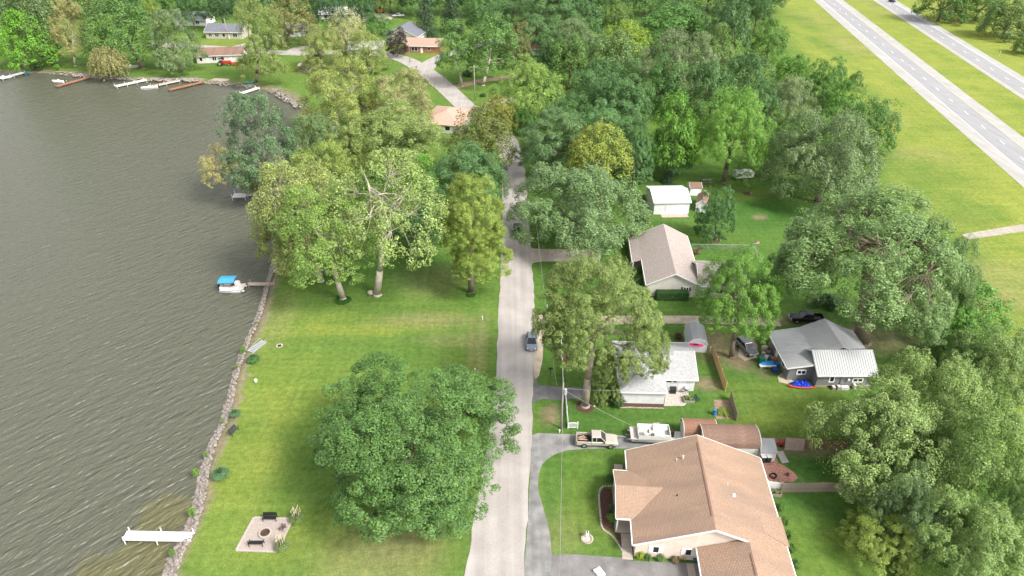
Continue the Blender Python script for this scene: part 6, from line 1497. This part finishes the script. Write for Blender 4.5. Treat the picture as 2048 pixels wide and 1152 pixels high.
firering(559,692,'small dark fire ring on the lawn near the grey steps')
g=G(512,764); e=empty('garden_globe',(g.x,g.y,0),0,'small white globe ornament on the shoreline lawn','ornament'); MB().ell((0,0,.35),(.26,.26,.26),12,8).build('globe', WHITE, e, smooth=True); MB().tube((0,0,0),(0,0,.15),.18,.12,10).build('stand', STONE, e)
g=G(742,588); e=empty('boulder',(g.x,g.y,0),0,'pale round boulder at the foot of the bare sycamore','boulder'); MB().ell((0,0,.3),(.65,.5,.5),10,6,.06).build('stone', STONE, e, smooth=True)
def mailbox(px,py,label,h=1.1):
    g=G(px,py); e=empty('mailbox',(g.x,g.y,0),R(8),label,'mailbox'); MB().box(-.05,.05,-.05,.05,0,h).build('post', BLACK, e)
    b=MB(); b.prof([(-.13,h),(.13,h),(.13,h+.16),(.07,h+.25),(-.07,h+.25),(-.13,h+.16)],'x',-.35,.3); b.build('box', BLACK, e); MB().box(.0,.03,.13,.15,h+.1,h+.35).build('signal_flag', RED, e)
mailbox(1101,749,'black mailbox on the verge by the gravel shoulder'); mailbox(833,141,'black mailbox on the bend lawn edge',1.3); mailbox(857,174,'black mailbox at the left edge of the bend road',1.3); mailbox(914,174,'dark mailbox beside the brown driveway',1.2)
def marker(px,py,label,h=1.1,m_=WHITE,r=.05):
    g=G(px,py); e=empty('marker_post',(g.x,g.y,0),0,label,'post'); MB().tube((0,0,0),(0,0,h),r,r,6).build('post', m_, e); MB().box(-.09,.09,-.03,.03,h-.25,h+.05).build('reflector', m_, e)
for a in ((923,965,'white marker post under the huge oak near the road',1.4),(965,640,'white marker post on the lawn edge near the road',.8),(950,745,'white marker post above the huge oak',.8),(1119,866,'low white marker at the foot of the near utility pole',.6),(1094,616,'white marker on the cream house front lawn',.7),(1119,690,'grey marker by the white picket fence',.9),(1320,664,'thin white post beside the gravel drive',1.3),(1420,702,'short pale stake by the new board fence',.9),(1727,84,'upper white marker on the near highway shoulder',1.6),(1823,180,'middle white marker on the near highway shoulder',1.4),(1890,232,'lower sign post on the near highway shoulder',1.5),(1998,112,'white marker post beyond the far carriageway',1.8)): marker(*a)
# bins, grills, planters
def bin_(loc,rot,m_,lid,label,w=.6,h=1.05):
    e=empty('wheelie_bin',loc,rot,label,'bin'); MB().loft([[(-w*.42,-w*.42,.08),(w*.42,-w*.42,.08),(w*.42,w*.42,.08),(-w*.42,w*.42,.08)],[(-w/2,-w/2,h),(w/2,-w/2,h),(w/2,w/2,h),(-w/2,w/2,h)]]).build('body', m_, e); MB().box(-w*.54,w*.54,-w*.54,w*.54,h,h+.1).build('lid', lid, e, bevel=.03)
    for s in (-1,1): MB().tube((s*w*.4-.04,w*.45,.12),(s*w*.4+.04,w*.45,.12),.12,.12,10).build('wheel', TYRE, e)
DG_=mat('bin_dark',(.03,.035,.035),.6,.1); LG_=mat('bin_lid',(.55,.57,.57),.5,.08); GR_=mat('bin_green',(.015,.12,.075),.55,.08)
for x,lab in ((1524,'left of two bins with pale lids behind the brown-roofed house'),(1535,'right of two bins with pale lids behind the brown-roofed house')):
    g=G(x,924); bin_((g.x,g.y,.02),R(4),DG_,LG_,lab)
g=G(1521,726); bin_((g.x,g.y,0),R(8),GR_,GR_,'green wheelie bin beside the blue paddle board',.75,1.1)
def grill(px,py,label,m_=BLACK):
    g=G(px,py); e=empty('grill',(g.x,g.y,.02),0,label,'grill'); MB().prof([(-.3,.75),(.3,.75),(.3,.95),(.15,1.15),(-.15,1.15),(-.3,.95)],'x',-.45,.45).build('hood', m_, e); MB().box(-.42,.42,-.28,.28,.1,.72).build('cart', m_, e)
    MB().box(-.85,-.46,-.25,.25,.78,.82).build('side_shelf', STEEL, e)
grill(1345,786,'black grill at the left of the white house patio')
g=G(1371,786); e=empty('kettle_grill',(g.x,g.y,.02),0,'round kettle grill with pale lid on the white house patio','grill'); MB().ell((0,0,.85),(.36,.36,.3),12,8).build('bowl', BLACK, e, smooth=True); MB().ell((0,0,.95),(.34,.34,.25),12,8).build('lid', WHITE_OLD, e, smooth=True)
for i in range(3): MB().tube((.3*math.cos(i*2.1),.3*math.sin(i*2.1),0),(.12*math.cos(i*2.1),.12*math.sin(i*2.1),.7),.025,.025,5).build('leg', BLACK, e)
def raised_bed(px,py,w,d,label,m_=WOOD_GREY,h=.45,c=(.09,.14,.05)):
    g=G(px,py); e=empty('raised_planter',(g.x,g.y,.01),R(-4),label,'planter')
    for s in (-1,1): MB().box(-w/2,w/2,s*d/2-.04,s*d/2+.04,0,h).build('side_board', m_, e); MB().box(s*w/2-.04,s*w/2+.04,-d/2+.05,d/2-.05,0,h).build('end_board', m_, e)
    MB().box(-w/2+.05,w/2-.05,-d/2+.05,d/2-.05,.05,h-.06).build('soil', MULCH, e)
    o=bpy.data.objects.new('plants',PR['bush'].me); COL.objects.link(o); o.parent=e; o.scale=(w*.45,d*.42,.3); o.location=(0,0,h+.08); o.color=(*c,.05)
raised_bed(1377,801,1.5,1.2,'square raised planter on the white house patio',mat('bed_green',(.25,.30,.20),.8,.1)); raised_bed(1548,988,1.6,.9,'raised planter with leafy plants at the white fence panel')
chair(1393,802,30,'dark green chair beside the patio planter',mat('chair_green',(.02,.06,.04),.7,.1)); 
e=empty('garden_crops',G(1447,826),0,'leafy crop rows in the small garden plot','plants'); o=bpy.data.objects.new('leaves',PR['bush'].me); COL.objects.link(o); o.parent=e; o.scale=(1.0,1.2,.35); o.location=(0,0,.2); o.color=(.13,.17,.035,.05)
g=G(1432,832); e=empty('barrel',(g.x-.2,g.y+.3,0),0,'blue barrel at the end of the small barrel-roof shed','barrel'); MB().tube((0,0,0),(0,0,.9),.29,.29,12).build('drum', mat('blue_plastic',(.05,.2,.45),.5,.1), e); MB().ring((0,0),.27,.31,.84,.9,12).build('rim', BLACK, e)
g=G(1547,888); e=empty('white_cabinet',(g.x,g.y,0),0,'small white cabinet beside the lean-to shed','cabinet'); MB().box(-.35,.35,-.3,.3,0,.9).build('body', WHITE, e, bevel=.03); MB().box(-.1,.1,-.32,-.3,.4,.6).build('panel', BLACK, e)
g=G(1559,891); e=empty('red_cart',(g.x,g.y,0),0,'red garden cart leaning by the slat fence','cart'); MB().box(-.4,.4,-.25,.25,.3,.7).build('tray', RED, e); MB().tube((-.4,0,.6),(-.9,0,1.0),.03,.03,6).build('handle', BLACK, e)
for s in (-1,1): MB().tube((.1,s*.28,.22),(.1,s*.34,.22),.22,.22,12).build('wheel', TYRE, e)
g=G(1545,953); e=empty('hose_pile',(g.x,g.y,.02),0,'dark coiled hose on the brick patio by the fence','hose'); 
for k in range(3): MB().ring((.1*k,.05*k),.4-.03*k,.46-.03*k,.06*k,.06*k+.06,18).build('coil', BLACK, e)
g=G(1575,951); e=empty('flower_pot',(g.x,g.y,.02),0,'small dark pot on the brick patio','pot'); MB().tube((0,0,0),(0,0,.35),.16,.24,10).build('pot', mat('pot_brown',(.16,.07,.05),.8,.2), e); MB().ell((0,0,.36),(.2,.2,.05),8,4).build('soil', MULCH, e)
g=G(1389,1120); e=empty('flower_pot',(g.x,g.y,.02),0,'blue pot at the garage corner of the gable wall','pot'); MB().tube((0,0,0),(0,0,.4),.2,.28,12).build('pot', mat('pot_blue',(.05,.2,.42),.4,.1), e); MB().ell((0,0,.4),(.24,.24,.05),8,4).build('soil', MULCH, e)
g=G(1198,1148); e=empty('folding_table',(g.x,g.y,.03),R(-60),'white slatted rack lying on the bottom driveway','rack')
for i in range(6): MB().box(-.6,.6,-.4+i*.16,-.33+i*.16,.3,.34).build('slat', WHITE, e)
for s in (-1,1): MB().box(s*.5-.03,s*.5+.03,-.4,.45,0,.3).build('leg', WHITE, e)
g=G(1413,365); e=empty('picnic_table',(g.x,g.y,0),R(-2),'grey picnic table on the lawn above the small sheds','picnic table')
for i in range(4): MB().box(-1.1,1.1,-.38+i*.2,-.2+i*.2,.72,.76).build('top_plank', WOOD_GREY, e)
for s in (-1,1):
    MB().box(-1.1,1.1,s*.75-.13,s*.75+.13,.43,.47).build('seat_plank', WOOD_GREY, e)
    for x in (-.8,.8): MB().tube((x,s*.7,0),(x,s*.2,.72),.05,.05,4).build('leg', WOOD_GREY, e)
# things stacked by the grey house
def pboard(px,py,label):
    g=G(px,py); e=empty('paddle_board',(g.x,g.y,.55),R(2),label,'paddle board'); S=[]
    for t in (-1,-.93,-.7,-.3,.2,.6,.9,1):
        k=max(.06,(1-abs(t)**3.2)); S.append([(t*1.75,.42*k*math.cos(a*math.pi/4),.07*math.sin(a*math.pi/4)*max(.3,k)) for a in range(8)])
    b=MB().loft(S).build('board', mat('board_blue',(.02,.27,.62),.4,.05), e, smooth=True); b.rotation_euler=(R(28),0,0); MB().box(.5,1.0,-.3,.3,.06,.08).build('deck_pad', mat('pad_navy',(.03,.12,.4),.8,.1), b)
pboard(1539,732,'bright blue paddle board propped on the junk pile')
g=G(1537,734); e=empty('white_table',(g.x-.1,g.y-.1,0),0,'low white table under the blue paddle board','table'); MB().box(-1.4,1.2,-.35,.35,.36,.42).build('top', WHITE, e)
for x in (-1.2,1.0):
    for y in (-.28,.28): MB().box(x-.03,x+.03,y-.03,y+.03,0,.36).build('leg', WHITE, e)
g=G(1549,744); bin_((g.x,g.y,0),0,mat('bin_blue',(.02,.06,.28),.5,.1),mat('bin_blue',(.02,.06,.28),.5,.1),'dark blue tub below the paddle board',.8,.7)
JK=[((1528,700),(.9,.6,.7),(.55,.48,.42),'pale box'),((1544,693),(1.1,.8,.6),(.50,.30,.24),'pinkish box'),((1536,708),(.7,.5,.5),(.3,.2,.16),'brown crate'),((1548,703),(.7,.6,.6),(.08,.08,.085),'dark tote'),((1538,717),(.6,.5,.55),(.10,.20,.32),'blue crate'),((1549,721),(1.1,.7,.5),(.55,.18,.08),'orange tote'),((1531,720),(.5,.5,.8),(.62,.6,.57),'white bucket stack'),((1526,710),(.5,.5,.5),(.5,.4,.33),'tan box')]
for (p,sz,c,lab) in JK:
    g=G(*p); e=empty('storage_box',(g.x,g.y,0),random.uniform(-.6,.6),lab+' in the junk pile left of the grey house','box'); m_=mat('junk_'+lab.replace(' ','_'),c,.8,.2,3); MB().box(-sz[0]/2,sz[0]/2,-sz[1]/2,sz[1]/2,0,sz[2]).build('body', m_, e, bevel=.03); MB().box(-sz[0]*.52,sz[0]*.52,-sz[1]*.52,sz[1]*.52,sz[2],sz[2]+.06).build('lid', m_, e)
g=G(1601,771); e=empty('tarp_pile',(g.x,g.y-.1,0),R(-6),'crumpled bright blue tarp over a red kayak by the grey house','tarp'); BT=mat('tarp_blue',(.015,.055,.55),.4,.35,2)
mb=MB(); A=[];N=18;M_=10
for j in range(M_+1):
    for i in range(N+1):
        u=i/N*2-1; v=j/M_*2-1; env=max(0,(1-abs(u)**3))*max(0,(1-abs(v)**3)); A.append((u*1.5+random.uniform(-.04,.04),v*.55+random.uniform(-.04,.04),.12+env*(.75+random.uniform(-.3,.3))))
mb.add(A,[(j*(N+1)+i,j*(N+1)+i+1,(j+1)*(N+1)+i+1,(j+1)*(N+1)+i) for j in range(M_) for i in range(N)]).build('sheet', BT, e)
kayak((g.x-.1,g.y-.45,0),R(-6),mat('red_plastic',(.5,.06,.03),.45,.1),'red kayak lying under the blue tarp',4.2,.4,.3)
for (px,py,w,h,c,lab) in ((1666,778,.5,.5,(.3,.25,.22),'brown box'),(1676,778,.5,.6,(.34,.3,.27),'grey pot'),(1688,778,1.2,.5,(.5,.49,.46),'pale condenser box'),(1707,776,.4,.7,(.6,.5,.45),'white jug')):
    g=G(px,py); e=empty('yard_box',(g.x,g.y,0),0,lab+' along the front foundation of the grey house','box'); MB().box(-w/2,w/2,-.3,.3,0,h).build('body', mat('yb_'+lab.replace(' ','_'),c,.8,.2,3), e, bevel=.03); MB().box(-w*.4,w*.4,-.24,.24,h,h+.04).build('lid', WHITE_OLD, e)
# far shore clutter
g=G(440,160); e=empty('lumber_stack',(g.x,g.y,0),R(-10),'stack of pale boards on the far lawn','lumber')
for i in range(6): MB().box(-3,3,-.12+0,.12,0,.12).build('board', mat('lumber_pale',(.55,.44,.38),.85,.15,2), e, loc=(random.uniform(-.4,.4),-1.2+i*.45,.02*i))
g=G(609,142); e=empty('pavilion',(g.x,g.y,0),R(6),'small pale-roofed shelter on the lawn behind the inlet','shelter')
for x in (-1.6,1.6):
    for y in (-1.4,1.4): MB().box(x-.1,x+.1,y-.1,y+.1,0,2.3).build('post', WOOD_BROWN, e)
MB().loft([[(-2.1,-1.9,2.3),(2.1,-1.9,2.3),(2.1,1.9,2.3),(-2.1,1.9,2.3)],[(-.3,-.2,3.2),(.3,-.2,3.2),(.3,.2,3.2),(-.3,.2,3.2)]]).build('roof', mat('shelter_roof',(.52,.48,.42),.8,.1), e); MB().box(-2.2,2.2,-2,2,0,.08).build('floor', CONC, e)
for px,py,lab in ((984,204,'left white boulder by the driveway below the bend lawn'),(1003,207,'right white boulder by the driveway below the bend lawn')):
    g=G(px,py); e=empty('boulder',(g.x,g.y,0),0,lab,'boulder'); MB().ell((0,0,.4),(1.1,.9,.7),9,6,.1).build('stone', WHITE_OLD, e)
